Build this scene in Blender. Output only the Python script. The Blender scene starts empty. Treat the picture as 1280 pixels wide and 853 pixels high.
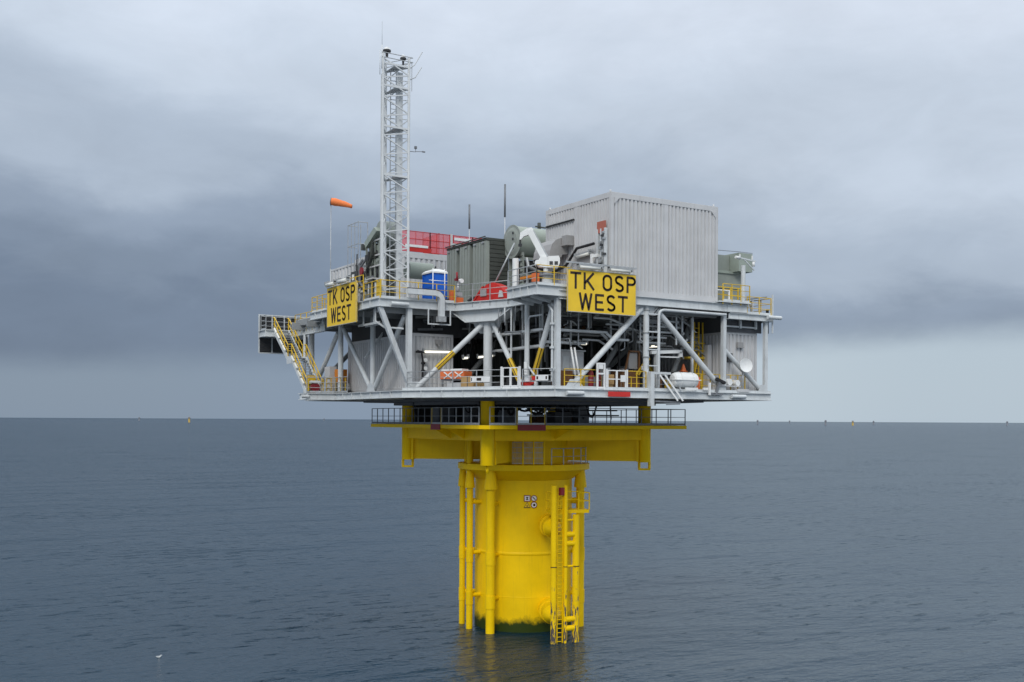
import bpy, bmesh, math, random
from mathutils import Vector, Matrix
random.seed(7)
SC = bpy.context.scene
COL = SC.collection
R = math.radians
PI = math.pi

# ---------------------------------------------------------------- camera
YAW = 31.7                       # the lens looks this many degrees clockwise of +Y
cam_data = bpy.data.cameras.new('camera')
cam_data.sensor_width = 36.0
cam_data.lens = 36.0 * 1323.0 / 1280.0
cam_data.shift_y = 98.7 / 1280.0
cam_data.clip_start = 0.5
cam_data.clip_end = 120000.0
cam = bpy.data.objects.new('camera', cam_data)
COL.objects.link(cam)
cam.matrix_world = (Matrix.Translation((-34.851, -51.347, 14.7)) @ Matrix.Rotation(R(-YAW), 4, 'Z')
                    @ Matrix.Rotation(R(90), 4, 'X') @ Matrix.Rotation(R(0.30), 4, 'Z'))
SC.camera = cam

# ---------------------------------------------------------------- sky, sun, exposure
SUN_EL, SUN_AZ = 38.0, YAW - 166.0     # behind the camera, veiled by cloud
world = bpy.data.worlds.new('World')
SC.world = world
world.use_nodes = True
nt = world.node_tree
nt.nodes.clear()
N = nt.nodes.new
L = nt.links.new


def wmath(op, a, b=None, c=None, clamp=False):
    n = N('ShaderNodeMath'); n.operation = op; n.use_clamp = clamp
    for i, x in enumerate((a, b, c)):
        if x is None: continue
        if isinstance(x, (int, float)): n.inputs[i].default_value = x
        else: L(x, n.inputs[i])
    return n.outputs[0]


def wramp(fac, stops, interp='EASE'):
    n = N('ShaderNodeValToRGB'); n.color_ramp.interpolation = interp
    e = n.color_ramp.elements
    while len(e) < len(stops): e.new(0.5)
    for k, (p, c) in enumerate(stops):
        e[k].position = p
        e[k].color = (c[0], c[1], c[2], 1)
    L(fac, n.inputs[0])
    return n.outputs[0]


tc = N('ShaderNodeTexCoord')
mp = N('ShaderNodeMapping'); mp.vector_type = 'POINT'
mp.inputs['Rotation'].default_value = (0, 0, R(YAW))        # turn the dome so that Y runs away from the viewpoint
L(tc.outputs['Generated'], mp.inputs[0])
sx = N('ShaderNodeSeparateXYZ'); L(mp.outputs[0], sx.inputs[0])
flat = N('ShaderNodeMapping'); flat.inputs['Scale'].default_value = (1.0, 1.0, 2.3)
L(mp.outputs[0], flat.inputs[0])


def wnoise(scale, detail=5, rough=0.55, off=(0, 0, 0), lac=2.0, dist=0.0):
    m = N('ShaderNodeMapping'); m.inputs['Location'].default_value = off
    L(flat.outputs[0], m.inputs[0])
    n = N('ShaderNodeTexNoise'); n.inputs['Scale'].default_value = scale
    n.inputs['Detail'].default_value = detail; n.inputs['Roughness'].default_value = rough
    n.inputs['Distortion'].default_value = dist
    L(m.outputs[0], n.inputs['Vector'])
    return n.outputs[0]


n_big = wnoise(2.6, 3, 0.5, (3.1, 0.4, 1.7))
n_mid = wnoise(6.5, 6, 0.58, (0.3, 5.2, 0.9), dist=0.25)
n_edge = wnoise(9.0, 5, 0.6, (7.7, 1.2, 4.0))
elev = sx.outputs[2]
# clouds: height of each layer wanders with the noise
e1 = wmath('ADD', elev, wmath('MULTIPLY', wmath('SUBTRACT', n_big, 0.5), 0.17))
e2 = wmath('ADD', e1, wmath('MULTIPLY', wmath('SUBTRACT', n_mid, 0.5), 0.11))
e3 = wmath('MAXIMUM', wmath('MULTIPLY_ADD', sx.outputs[0], 0.125, e2), 0.0)
deck = wramp(e3, [(0.0, (0.165, 0.215, 0.300)), (0.075, (0.178, 0.230, 0.318)), (0.11, (0.22, 0.278, 0.37)), (0.16, (0.285, 0.350, 0.450)),
                  (0.21, (0.420, 0.495, 0.60)), (0.29, (0.575, 0.655, 0.765)), (0.40, (0.70, 0.775, 0.89)),
                  (0.62, (1.05, 1.14, 1.26)), (1.0, (1.45, 1.53, 1.62))])
# pale strip of clearer air low over the sea, brighter to the right of the view
eb = wmath('ADD', elev, wmath('MULTIPLY', wmath('SUBTRACT', n_edge, 0.5), 0.022))
eb = wmath('SUBTRACT', eb, wmath('MULTIPLY', sx.outputs[0], 0.035))
strip = wramp(eb, [(0.0, (1, 1, 1)), (0.046, (1, 1, 1)), (0.080, (0, 0, 0)), (1, (0, 0, 0))])
azr = wmath('MULTIPLY_ADD', sx.outputs[0], 1.35, 0.5, clamp=True)
strip_col = wramp(azr, [(0.0, (0.24, 0.305, 0.39)), (0.32, (0.24, 0.31, 0.41)), (0.60, (0.43, 0.515, 0.60)), (0.80, (0.50, 0.59, 0.665)), (1.0, (0.47, 0.56, 0.64))])
n_puff = wnoise(8.0, 7, 0.58, (2.2, 8.1, 3.0), dist=0.4)
n_wide = wnoise(1.7, 2, 0.5, (5.5, 1.1, 2.4))
puff = wmath('ADD', wmath('MULTIPLY_ADD', n_puff, 0.30, 0.85), wmath('MULTIPLY', wmath('SUBTRACT', n_wide, 0.5), 0.30))
glow = N('ShaderNodeMix'); glow.data_type = 'RGBA'
tex = N('ShaderNodeVectorMath'); tex.operation = 'SCALE'; L(deck, tex.inputs[0]); L(puff, tex.inputs['Scale'])
L(strip, glow.inputs['Factor']); L(tex.outputs[0], glow.inputs['A']); L(strip_col, glow.inputs['B'])
nish = N('ShaderNodeTexSky'); nish.sky_type = 'NISHITA'; nish.sun_disc = False
nish.sun_elevation = R(SUN_EL); nish.sun_rotation = R(SUN_AZ)
bg1 = N('ShaderNodeBackground'); L(nish.outputs[0], bg1.inputs[0]); bg1.inputs[1].default_value = 0.08
bg2 = N('ShaderNodeBackground'); L(glow.outputs['Result'], bg2.inputs[0]); bg2.inputs[1].default_value = 1.0
mx = N('ShaderNodeMixShader'); mx.inputs[0].default_value = 0.96
L(bg1.outputs[0], mx.inputs[1]); L(bg2.outputs[0], mx.inputs[2])
wo = N('ShaderNodeOutputWorld'); L(mx.outputs[0], wo.inputs[0])

sun_d = bpy.data.lights.new('sun', 'SUN')
sun_d.energy = 1.5
sun_d.angle = R(22)
sun_d.color = (1.0, 0.96, 0.90)
sun = bpy.data.objects.new('sun', sun_d)
COL.objects.link(sun)
az, el = R(SUN_AZ), R(SUN_EL)
to_sun = Vector((math.sin(az) * math.cos(el), math.cos(az) * math.cos(el), math.sin(el)))
sun.rotation_euler = to_sun.to_track_quat('Z', 'Y').to_euler()
sun.location = (0, 0, 80)

SC.view_settings.view_transform = 'Standard'
SC.view_settings.look = 'None'
SC.view_settings.exposure = 0.0
SC.view_settings.gamma = 1.0
SC.view_settings.use_curve_mapping = False
SC.render.engine = 'CYCLES'
SC.cycles.max_bounces = 6
SC.cycles.diffuse_bounces = 3
SC.cycles.glossy_bounces = 3
SC.cycles.transparent_max_bounces = 8
SC.cycles.use_denoising = True


# ---------------------------------------------------------------- materials
def mat(name, col, rough=0.5, metal=0.0, var=0.12, streak=0.0, streak_col=(0.16, 0.10, 0.06), scale=1.2, bump=0.0, spec=0.4):
    m = bpy.data.materials.new(name)
    m.use_nodes = True
    t = m.node_tree
    b = t.nodes['Principled BSDF']
    b.inputs['Metallic'].default_value = metal
    b.inputs['Specular IOR Level'].default_value = spec
    g = t.nodes.new('ShaderNodeNewGeometry')
    n = t.nodes.new('ShaderNodeTexNoise')
    n.inputs['Scale'].default_value = scale
    n.inputs['Detail'].default_value = 5
    n.inputs['Roughness'].default_value = 0.62
    t.links.new(g.outputs['Position'], n.inputs['Vector'])
    r = t.nodes.new('ShaderNodeValToRGB')
    lo = [c * (1 - var) for c in col]; hi = [min(1, c * (1 + var * 0.6)) for c in col]
    r.color_ramp.elements[0].position = 0.33; r.color_ramp.elements[1].position = 0.68
    r.color_ramp.elements[0].color = (*lo, 1); r.color_ramp.elements[1].color = (*hi, 1)
    t.links.new(n.outputs[0], r.inputs[0])
    out = r.outputs[0]
    if streak > 0:                       # runs of dirt washed down by rain and spray
        mp_ = t.nodes.new('ShaderNodeMapping'); mp_.inputs['Scale'].default_value = (3.4, 3.4, 0.22)
        t.links.new(g.outputs['Position'], mp_.inputs[0])
        n2 = t.nodes.new('ShaderNodeTexNoise'); n2.inputs['Scale'].default_value = 1.5
        n2.inputs['Detail'].default_value = 6; n2.inputs['Roughness'].default_value = 0.7
        t.links.new(mp_.outputs[0], n2.inputs['Vector'])
        r2 = t.nodes.new('ShaderNodeValToRGB')
        r2.color_ramp.elements[0].position = 0.54; r2.color_ramp.elements[1].position = 0.78
        r2.color_ramp.elements[0].color = (0, 0, 0, 1); r2.color_ramp.elements[1].color = (streak, streak, streak, 1)
        t.links.new(n2.outputs[0], r2.inputs[0])
        mm = t.nodes.new('ShaderNodeMix'); mm.data_type = 'RGBA'
        t.links.new(r2.outputs[0], mm.inputs['Factor']); t.links.new(out, mm.inputs['A'])
        mm.inputs['B'].default_value = (*streak_col, 1)
        out = mm.outputs['Result']
    t.links.new(out, b.inputs['Base Color'])
    rr = t.nodes.new('ShaderNodeMapRange')
    rr.inputs['To Min'].default_value = max(0.03, rough - 0.1); rr.inputs['To Max'].default_value = min(1, rough + 0.12)
    t.links.new(n.outputs[0], rr.inputs['Value']); t.links.new(rr.outputs[0], b.inputs['Roughness'])
    if bump > 0:
        n3 = t.nodes.new('ShaderNodeTexNoise'); n3.inputs['Scale'].default_value = 9; n3.inputs['Detail'].default_value = 4
        t.links.new(g.outputs['Position'], n3.inputs['Vector'])
        bp = t.nodes.new('ShaderNodeBump'); bp.inputs['Strength'].default_value = bump; bp.inputs['Distance'].default_value = 0.03
        t.links.new(n3.outputs[0], bp.inputs['Height']); t.links.new(bp.outputs[0], b.inputs['Normal'])
    return m


def glow_mat(name, col, strength):
    m = bpy.data.materials.new(name); m.use_nodes = True
    b = m.node_tree.nodes['Principled BSDF']
    b.inputs['Base Color'].default_value = (*col, 1)
    b.inputs['Emission Color'].default_value = (*col, 1)
    b.inputs['Emission Strength'].default_value = strength
    return m


M = {}
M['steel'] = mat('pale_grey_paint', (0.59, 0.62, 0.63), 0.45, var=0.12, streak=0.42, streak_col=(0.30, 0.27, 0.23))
M['steel_dim'] = mat('shaded_grey_paint', (0.27, 0.285, 0.29), 0.55, var=0.15, streak=0.3, streak_col=(0.14, 0.12, 0.10))  # pale grey steel darkened in the colour, mainly for members in interior shade
M['cont'] = mat('container_grey_paint', (0.55, 0.555, 0.56), 0.5, var=0.08, streak=0.42, streak_col=(0.33, 0.31, 0.29), scale=0.7)
M['galv'] = mat('galvanised_steel', (0.43, 0.45, 0.46), 0.45, metal=0.35, var=0.18, scale=4)
M['galv_dark'] = mat('weathered_galvanised_steel', (0.20, 0.21, 0.225), 0.55, metal=0.3, var=0.2, scale=4)
M['yellow'] = mat('marine_yellow_paint', (0.91, 0.60, 0.002), 0.5, var=0.09, streak=0.30, streak_col=(0.50, 0.30, 0.015), scale=0.5, spec=0.16)
M['rail_y'] = mat('safety_yellow_paint', (0.68, 0.45, 0.03), 0.45, var=0.14, streak=0.15, scale=2)
M['sign_y'] = mat('sign_yellow', (0.85, 0.56, 0.03), 0.45, var=0.08, streak=0.16, streak_col=(0.50, 0.36, 0.08), scale=0.8)
M['ink'] = mat('dark_lettering', (0.028, 0.016, 0.012), 0.5, var=0.1)
M['green'] = mat('grey_green_paint', (0.285, 0.315, 0.285), 0.5, var=0.10, streak=0.2, streak_col=(0.11, 0.12, 0.10))
M['green_dk'] = mat('dark_grey_green_paint', (0.060, 0.066, 0.058), 0.6, var=0.18, streak=0.2, streak_col=(0.03, 0.03, 0.03))
M['mast'] = mat('mast_pale_paint', (0.63, 0.655, 0.665), 0.42, var=0.06, streak=0.2, streak_col=(0.42, 0.40, 0.37))
M['dark'] = mat('dark_gear_and_shade', (0.050, 0.052, 0.056), 0.6, var=0.25)  # dark gear; its colour also deepens the shade of the interior
M['black'] = mat('black_rubber', (0.018, 0.018, 0.020), 0.6, var=0.2)
M['white'] = mat('white_paint', (0.78, 0.79, 0.78), 0.4, var=0.06, streak=0.15, streak_col=(0.45, 0.42, 0.36))
M['red'] = mat('red_paint', (0.56, 0.028, 0.022), 0.42, var=0.15)
M['red_dk'] = mat('dull_red_paint', (0.26, 0.022, 0.03), 0.5, var=0.15)
M['orange'] = mat('orange_plastic', (0.72, 0.17, 0.05), 0.5, var=0.12)
M['amber'] = mat('amber_paint', (0.62, 0.20, 0.015), 0.5, var=0.1)
M['sock'] = mat('orange_fabric', (0.85, 0.22, 0.06), 0.7, var=0.1, scale=3)
M['blue'] = mat('blue_plastic', (0.012, 0.13, 0.62), 0.35, var=0.08)
M['card'] = mat('brown_cardboard', (0.47, 0.30, 0.13), 0.8, var=0.12)
M['brown'] = mat('rusty_brown_paint', (0.20, 0.095, 0.04), 0.7, var=0.25)
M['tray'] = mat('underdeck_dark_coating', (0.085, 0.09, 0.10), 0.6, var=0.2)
M['grate'] = mat('deck_grating_grey', (0.25, 0.26, 0.265), 0.6, var=0.2, scale=3)
M['lamp'] = glow_mat('lit_lamp_tube', (1.0, 0.95, 0.80), 1.3)
M['lens'] = mat('lamp_diffuser_plastic', (0.80, 0.80, 0.74), 0.3, var=0.05)
M['pale_green'] = mat('pale_green_paint', (0.30, 0.345, 0.30), 0.45, var=0.1, streak=0.2, streak_col=(0.16, 0.18, 0.15))
M['duct'] = mat('brushed_duct_steel', (0.36, 0.355, 0.35), 0.5, metal=0.2, var=0.1)
M['turb'] = mat('far_foundation_yellow', (0.62, 0.42, 0.10), 0.6, var=0.1, scale=0.05)
M['turb_grey'] = mat('far_foundation_haze_grey', (0.24, 0.25, 0.28), 0.6, var=0.1, scale=0.05)  # haze over the distance is put into this grey


def mesh_screen(name, col, open_):
    m = bpy.data.materials.new(name); m.use_nodes = True
    t = m.node_tree; b = t.nodes['Principled BSDF']
    b.inputs['Base Color'].default_value = (*col, 1); b.inputs['Roughness'].default_value = 0.7
    b.inputs['Alpha'].default_value = 1 - open_
    return m


M['net_pink'] = mesh_screen('thin_red_netting', (0.78, 0.20, 0.23), 0.45)


def pile_material():
    """marine yellow, with weed and grime where the sea washes it, and a faint band of cleaner paint"""
    m = M['yellow'].copy(); m.name = 'marine_yellow_with_weed'
    t = m.node_tree; b = t.nodes['Principled BSDF']
    src = b.inputs['Base Color'].links[0].from_socket
    g = t.nodes.new('ShaderNodeNewGeometry'); s = t.nodes.new('ShaderNodeSeparateXYZ')
    t.links.new(g.outputs['Position'], s.inputs[0])
    n = t.nodes.new('ShaderNodeTexNoise'); n.inputs['Scale'].default_value = 1.5; n.inputs['Detail'].default_value = 8; n.inputs['Roughness'].default_value = 0.7
    t.links.new(g.outputs['Position'], n.inputs['Vector'])
    a = t.nodes.new('ShaderNodeMath'); a.operation = 'MULTIPLY_ADD'; a.inputs[1].default_value = -1.35
    t.links.new(n.outputs[0], a.inputs[0]); t.links.new(s.outputs[2], a.inputs[2])
    rm = t.nodes.new('ShaderNodeMapRange'); rm.inputs['From Min'].default_value = -0.12; rm.inputs['From Max'].default_value = 0.40
    rm.inputs['To Min'].default_value = 1; rm.inputs['To Max'].default_value = 0
    t.links.new(a.outputs[0], rm.inputs['Value'])
    mm = t.nodes.new('ShaderNodeMix'); mm.data_type = 'RGBA'; mm.inputs['B'].default_value = (0.030, 0.048, 0.006, 1)
    t.links.new(rm.outputs[0], mm.inputs['Factor']); t.links.new(src, mm.inputs['A'])
    t.links.new(mm.outputs['Result'], b.inputs['Base Color'])
    return m


M['pile'] = pile_material()


def scuffed():
    """yellow tube rubbed through to dark primer where vessels push on it (lower half)"""
    m = M['yellow'].copy(); m.name = 'scuffed_marine_yellow'
    t = m.node_tree; b = t.nodes['Principled BSDF']
    src = b.inputs['Base Color'].links[0].from_socket
    g = t.nodes.new('ShaderNodeNewGeometry'); s = t.nodes.new('ShaderNodeSeparateXYZ')
    t.links.new(g.outputs['Position'], s.inputs[0])
    mp_ = t.nodes.new('ShaderNodeMapping'); mp_.inputs['Scale'].default_value = (9, 9, 1.6)
    t.links.new(g.outputs['Position'], mp_.inputs[0])
    n = t.nodes.new('ShaderNodeTexNoise'); n.inputs['Scale'].default_value = 1.3; n.inputs['Detail'].default_value = 5
    t.links.new(mp_.outputs[0], n.inputs['Vector'])
    rz = t.nodes.new('ShaderNodeMapRange'); rz.inputs['From Min'].default_value = 0; rz.inputs['From Max'].default_value = 5.5
    rz.inputs['To Min'].default_value = 0.14; rz.inputs['To Max'].default_value = -0.12
    t.links.new(s.outputs[2], rz.inputs['Value'])
    a = t.nodes.new('ShaderNodeMath'); a.operation = 'ADD'
    t.links.new(n.outputs[0], a.inputs[0]); t.links.new(rz.outputs[0], a.inputs[1])
    r = t.nodes.new('ShaderNodeMapRange'); r.inputs['From Min'].default_value = 0.58; r.inputs['From Max'].default_value = 0.62
    t.links.new(a.outputs[0], r.inputs['Value'])
    mm = t.nodes.new('ShaderNodeMix'); mm.data_type = 'RGBA'; mm.inputs['B'].default_value = (0.09, 0.08, 0.08, 1)
    t.links.new(r.outputs[0], mm.inputs['Factor']); t.links.new(src, mm.inputs['A'])
    t.links.new(mm.outputs['Result'], b.inputs['Base Color'])
    return m


M['scuff'] = scuffed()


def water_material():
    m = bpy.data.materials.new('sea_water'); m.use_nodes = True
    t = m.node_tree; b = t.nodes['Principled BSDF']
    g = t.nodes.new('ShaderNodeNewGeometry')

    def nz(scale, sx_, sy_, rot, detail, rough):
        mp_ = t.nodes.new('ShaderNodeMapping')
        mp_.inputs['Rotation'].default_value = (0, 0, R(rot)); mp_.inputs['Scale'].default_value = (sx_, sy_, 1)
        t.links.new(g.outputs['Position'], mp_.inputs[0])
        n = t.nodes.new('ShaderNodeTexNoise'); n.inputs['Scale'].default_value = scale
        n.inputs['Detail'].default_value = detail; n.inputs['Roughness'].default_value = rough
        t.links.new(mp_.outputs[0], n.inputs['Vector'])
        return n.outputs[0]

    def mth(op, a, b_=None, clamp=False):
        n = t.nodes.new('ShaderNodeMath'); n.operation = op; n.use_clamp = clamp
        for q, x in enumerate((a, b_)):
            if x is None: continue
            if isinstance(x, (int, float)): n.inputs[q].default_value = x
            else: t.links.new(x, n.inputs[q])
        return n.outputs[0]

    swell = nz(0.10, 0.35, 1.0, 36, 2, 0.5)
    chop = nz(0.62, 0.40, 1.0, 28, 4, 0.58)
    fine = nz(2.3, 0.5, 1.0, 36, 5, 0.62)
    # scattered steeper wavelets, in patches
    w = nz(1.15, 0.34, 1.0, 24, 3, 0.55)
    patch = nz(0.045, 0.7, 1.0, 50, 2, 0.5)
    w = mth('MULTIPLY', mth('SUBTRACT', w, mth('SUBTRACT', 0.80, mth('MULTIPLY', patch, 0.36))), 3.0, True)
    prev = None
    for h, st, dist in ((swell, 1.0, 1.5), (chop, 1.0, 0.46), (w, 1.0, 0.42), (fine, 1.0, 0.13)):
        bp = t.nodes.new('ShaderNodeBump'); bp.inputs['Strength'].default_value = st; bp.inputs['Distance'].default_value = dist
        t.links.new(h, bp.inputs['Height'])
        if prev is not None: t.links.new(prev, bp.inputs['Normal'])
        prev = bp.outputs[0]
    # body colour under a mirror of the sky; a choppy sea never shows the full mirror of flat water at low angles
    t.nodes.remove(b)
    df = t.nodes.new('ShaderNodeBsdfDiffuse'); df.inputs['Color'].default_value = (0.004, 0.027, 0.051, 1)
    gl = t.nodes.new('ShaderNodeBsdfGlossy'); gl.inputs['Color'].default_value = (1, 1, 1, 1)
    rg_ = mth('ADD', mth('MULTIPLY', nz(0.012, 0.5, 1.0, 50, 3, 0.55), 0.16), 0.02)
    t.links.new(rg_, gl.inputs['Roughness'])
    fr = t.nodes.new('ShaderNodeFresnel'); fr.inputs['IOR'].default_value = 1.333
    for q in (df, gl, fr): t.links.new(prev, q.inputs['Normal'])
    mxs = t.nodes.new('ShaderNodeMixShader')
    t.links.new(mth('MINIMUM', mth('MULTIPLY', fr.outputs[0], 0.88), 0.43), mxs.inputs[0])
    t.links.new(df.outputs[0], mxs.inputs[1]); t.links.new(gl.outputs[0], mxs.inputs[2])
    t.links.new(mxs.outputs[0], t.nodes['Material Output'].inputs['Surface'])
    return m


M['water'] = water_material()


# ---------------------------------------------------------------- mesh helpers
class MB:
    """collects shapes in one bmesh; out() links them as one mesh object"""

    def __init__(self):
        self.bm = bmesh.new()

    def faces_from(self, vs, faces, smooth=False, mi=0):
        v = [self.bm.verts.new(p) for p in vs]
        for f in faces:
            try:
                q = self.bm.faces.new([v[i] for i in f]); q.smooth = smooth; q.material_index = mi
            except ValueError:
                pass
        return self

    def box(self, x0, x1, y0, y1, z0, z1, mi=0):
        vs = [(x, y, z) for z in (z0, z1) for (x, y) in ((x0, y0), (x1, y0), (x1, y1), (x0, y1))]
        return self.faces_from(vs, [(3, 2, 1, 0), (4, 5, 6, 7), (0, 1, 5, 4), (1, 2, 6, 5), (2, 3, 7, 6), (3, 0, 4, 7)], mi=mi)

    def frame(self, p, q):
        d = (Vector(q) - Vector(p)); ln = d.length; d.normalize()
        up = Vector((0, 0, 1)) if abs(d.z) < 0.95 else Vector((0, 1, 0))
        s = d.cross(up).normalized(); u = s.cross(d).normalized()
        return Vector(p), d, s, u, ln

    def bar(self, p, q, w, h, mi=0):
        """rectangular section w (sideways) by h (upward)"""
        p, d, s, u, ln = self.frame(p, q)
        q = p + d * ln
        vs = [e + s * a * w / 2 + u * b * h / 2 for e in (p, q) for (a, b) in ((-1, -1), (1, -1), (1, 1), (-1, 1))]
        return self.faces_from(vs, [(3, 2, 1, 0), (4, 5, 6, 7), (0, 1, 5, 4), (1, 2, 6, 5), (2, 3, 7, 6), (3, 0, 4, 7)], mi=mi)

    def cone(self, p, q, r0, r1, n=12, caps=True, mi=0, stripe=None):
        p, d, s, u, ln = self.frame(p, q)
        q = p + d * ln
        vs = []
        for e, r in ((p, r0), (q, r1)):
            for k in range(n):
                a = 2 * PI * k / n
                vs.append(e + s * r * math.cos(a) + u * r * math.sin(a))
        v = [self.bm.verts.new(x) for x in vs]
        for k in range(n):
            f = self.bm.faces.new([v[k], v[(k + 1) % n], v[n + (k + 1) % n], v[n + k]])
            f.smooth = True; f.material_index = (1 if k % stripe == 0 else 0) if stripe else mi
        if caps:
            if r0 > 1e-4: self.bm.faces.new(v[:n][::-1]).material_index = mi
            if r1 > 1e-4: self.bm.faces.new(v[n:]).material_index = mi
        return self

    def tube(self, p, q, r, n=10, mi=0):
        return self.cone(p, q, r, r, n, True, mi)

    def path(self, pts, r, n=8):
        """round tube through a polyline with shared rings at the bends"""
        pts = [Vector(p) for p in pts]
        rings = []
        prev_u = None
        for i, p in enumerate(pts):
            d = ((pts[min(i + 1, len(pts) - 1)] - p).normalized() + (p - pts[max(i - 1, 0)]).normalized())
            if d.length < 1e-6: d = pts[min(i + 1, len(pts) - 1)] - p
            d.normalize()
            ref = prev_u if prev_u is not None else (Vector((0, 0, 1)) if abs(d.z) < 0.9 else Vector((0, 1, 0)))
            s = d.cross(ref)
            if s.length < 1e-4: s = d.cross(Vector((1, 0, 0.3)))
            s.normalize(); u = s.cross(d).normalized(); prev_u = u
            rings.append([self.bm.verts.new(p + s * r * math.cos(2 * PI * k / n) + u * r * math.sin(2 * PI * k / n)) for k in range(n)])
        for a, b in zip(rings, rings[1:]):
            for k in range(n):
                f = self.bm.faces.new([a[k], a[(k + 1) % n], b[(k + 1) % n], b[k]]); f.smooth = True
        self.bm.faces.new(rings[0][::-1]); self.bm.faces.new(rings[-1])
        return self

    def prism(self, poly, z0, z1, mi=0):
        n = len(poly)
        vs = [(x, y, z0) for x, y in poly] + [(x, y, z1) for x, y in poly]
        return self.faces_from(vs, [tuple(range(n))[::-1], tuple(range(n, 2 * n))] + [(k, (k + 1) % n, n + (k + 1) % n, n + k) for k in range(n)], mi=mi)

    def extrude(self, pts, vec, mi=0, smooth=False):
        """any planar polygon in space pushed along vec"""
        n = len(pts); vec = Vector(vec)
        vs = [Vector(p) for p in pts] + [Vector(p) + vec for p in pts]
        v = [self.bm.verts.new(p) for p in vs]
        for idx, sm in [(tuple(range(n))[::-1], False), (tuple(range(n, 2 * n)), False)] + [((k, (k + 1) % n, n + (k + 1) % n, n + k), smooth) for k in range(n)]:
            try:
                f = self.bm.faces.new([v[i] for i in idx]); f.smooth = sm; f.material_index = mi
            except ValueError:
                pass
        return self

    def ring(self, c, r0, r1, z0, z1, n=48, a0=0, a1=360):
        """flat annular plate (or sector)"""
        full = abs(a1 - a0) >= 360
        m = n if full else n + 1
        A = [R(a0 + (a1 - a0) * k / n) for k in range(m)]
        vs = []
        for r, z in ((r0, z0), (r1, z0), (r1, z1), (r0, z1)):
            vs.append([self.bm.verts.new((c[0] + r * math.cos(a), c[1] + r * math.sin(a), z)) for a in A])
        for k in range(n):
            j = (k + 1) % m
            for a, b in ((0, 1), (1, 2), (2, 3), (3, 0)):
                f = self.bm.faces.new([vs[a][k], vs[a][j], vs[b][j], vs[b][k]])
                f.smooth = a in (1, 3)
        if not full:
            self.bm.faces.new([vs[i][0] for i in range(4)]); self.bm.faces.new([vs[i][-1] for i in range(4)])
        return self

    def lathe(self, c, prof, n=48, caps=True):
        """prof: (radius, z) pairs turned about the vertical through c"""
        rs = [[self.bm.verts.new((c[0] + r * math.cos(2 * PI * k / n), c[1] + r * math.sin(2 * PI * k / n), z)) for k in range(n)] for r, z in prof]
        for a, b in zip(rs, rs[1:]):
            for k in range(n):
                f = self.bm.faces.new([a[k], a[(k + 1) % n], b[(k + 1) % n], b[k]]); f.smooth = True
        if caps:
            self.bm.faces.new(rs[0][::-1]); self.bm.faces.new(rs[-1])
        return self

    def mesh(self, name, mats, origin=(0, 0, 0)):
        bmesh.ops.recalc_face_normals(self.bm, faces=self.bm.faces)
        for e in self.bm.edges:                  # hard corners stay hard where round faces meet flat ones
            if len(e.link_faces) == 2 and e.calc_face_angle(0) > 0.6: e.smooth = False
        me = bpy.data.meshes.new(name)
        bmesh.ops.translate(self.bm, verts=self.bm.verts, vec=-Vector(origin))
        self.bm.to_mesh(me); self.bm.free()
        for m in (mats if isinstance(mats, (list, tuple)) else [mats]):
            me.materials.append(M[m] if isinstance(m, str) else m)
        return me

    def out(self, name, mats, parent=None, label=None):
        org = parent_origin(parent) if parent is not None else (0, 0, 0)
        o = bpy.data.objects.new(name, self.mesh(name, mats, org))
        COL.objects.link(o)
        if parent is not None: o.parent = parent
        if label: o['label'] = label
        return o


def parent_origin(o):
    v = Vector((0, 0, 0))
    while o is not None:
        v += o.location; o = o.parent
    return v


def thing(name, label, cat, loc, group=None):
    o = bpy.data.objects.new(name, None)
    o.empty_display_size = 0.3
    COL.objects.link(o)
    o.location = loc
    o['label'] = label; o['category'] = cat
    if group: o['group'] = group
    return o


def solo(name, mb, m, label, cat, group=None, loc=(0, 0, 0)):
    """a thing that is a single mesh, its origin at loc"""
    o = bpy.data.objects.new(name, mb.mesh(name, m, loc)); COL.objects.link(o); o.location = loc
    o['label'] = label; o['category'] = cat
    if group: o['group'] = group
    return o


def place(o, parent, off):
    """another object with the mesh of o, moved by off, as a child of parent"""
    c = o.copy(); COL.objects.link(c); c.parent = parent
    c.location = o.location + Vector(off)
    return c


def lerp(a, b, t):
    return tuple(x + (y - x) * t for x, y in zip(a, b))


def railing(label, pts, m='galv', h=1.12, gap=1.5, mids=2, group='guard rails of the platform', post_m=None, toe=True, foot=0.0, r=0.023, extra=None, net=None):
    """guard rail along a polyline: posts, top rail, middle rails and toe board, each a part"""
    t = thing('guard_railing', label, 'railing', pts[0], group)
    top = [(p[0], p[1], p[2] + h) for p in pts]
    MB().path(top, r + 0.004, 6).out('top_rail', m, t)
    for k in range(mids):
        z = h * (k + 1) / (mids + 1)
        MB().path([(p[0], p[1], p[2] + z) for p in pts], r * 0.85, 6).out('mid_rail', m, t)
    if toe:
        for a, b in zip(pts, pts[1:]):
            MB().bar((a[0], a[1], a[2] + 0.07), (b[0], b[1], b[2] + 0.07), 0.02, 0.13).out('toe_board', 'steel' if m == 'rail_y' else m, t)
    first = None
    i = 0
    for s, (a, b) in enumerate(zip(pts, pts[1:])):
        ln = (Vector(b) - Vector(a)).length
        n = max(1, round(ln / gap))
        for k in range(n + (1 if s == len(pts) - 2 else 0)):
            p = lerp(a, b, k / n)
            i += 1
            if first is None:
                first = MB().bar((p[0], p[1], p[2] - foot), (p[0], p[1], p[2] + h), 0.05, 0.05).out('post', post_m or m, t)
                p0 = p
            else:
                c = place(first, t, Vector(p) - Vector(p0))
    return t
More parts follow.
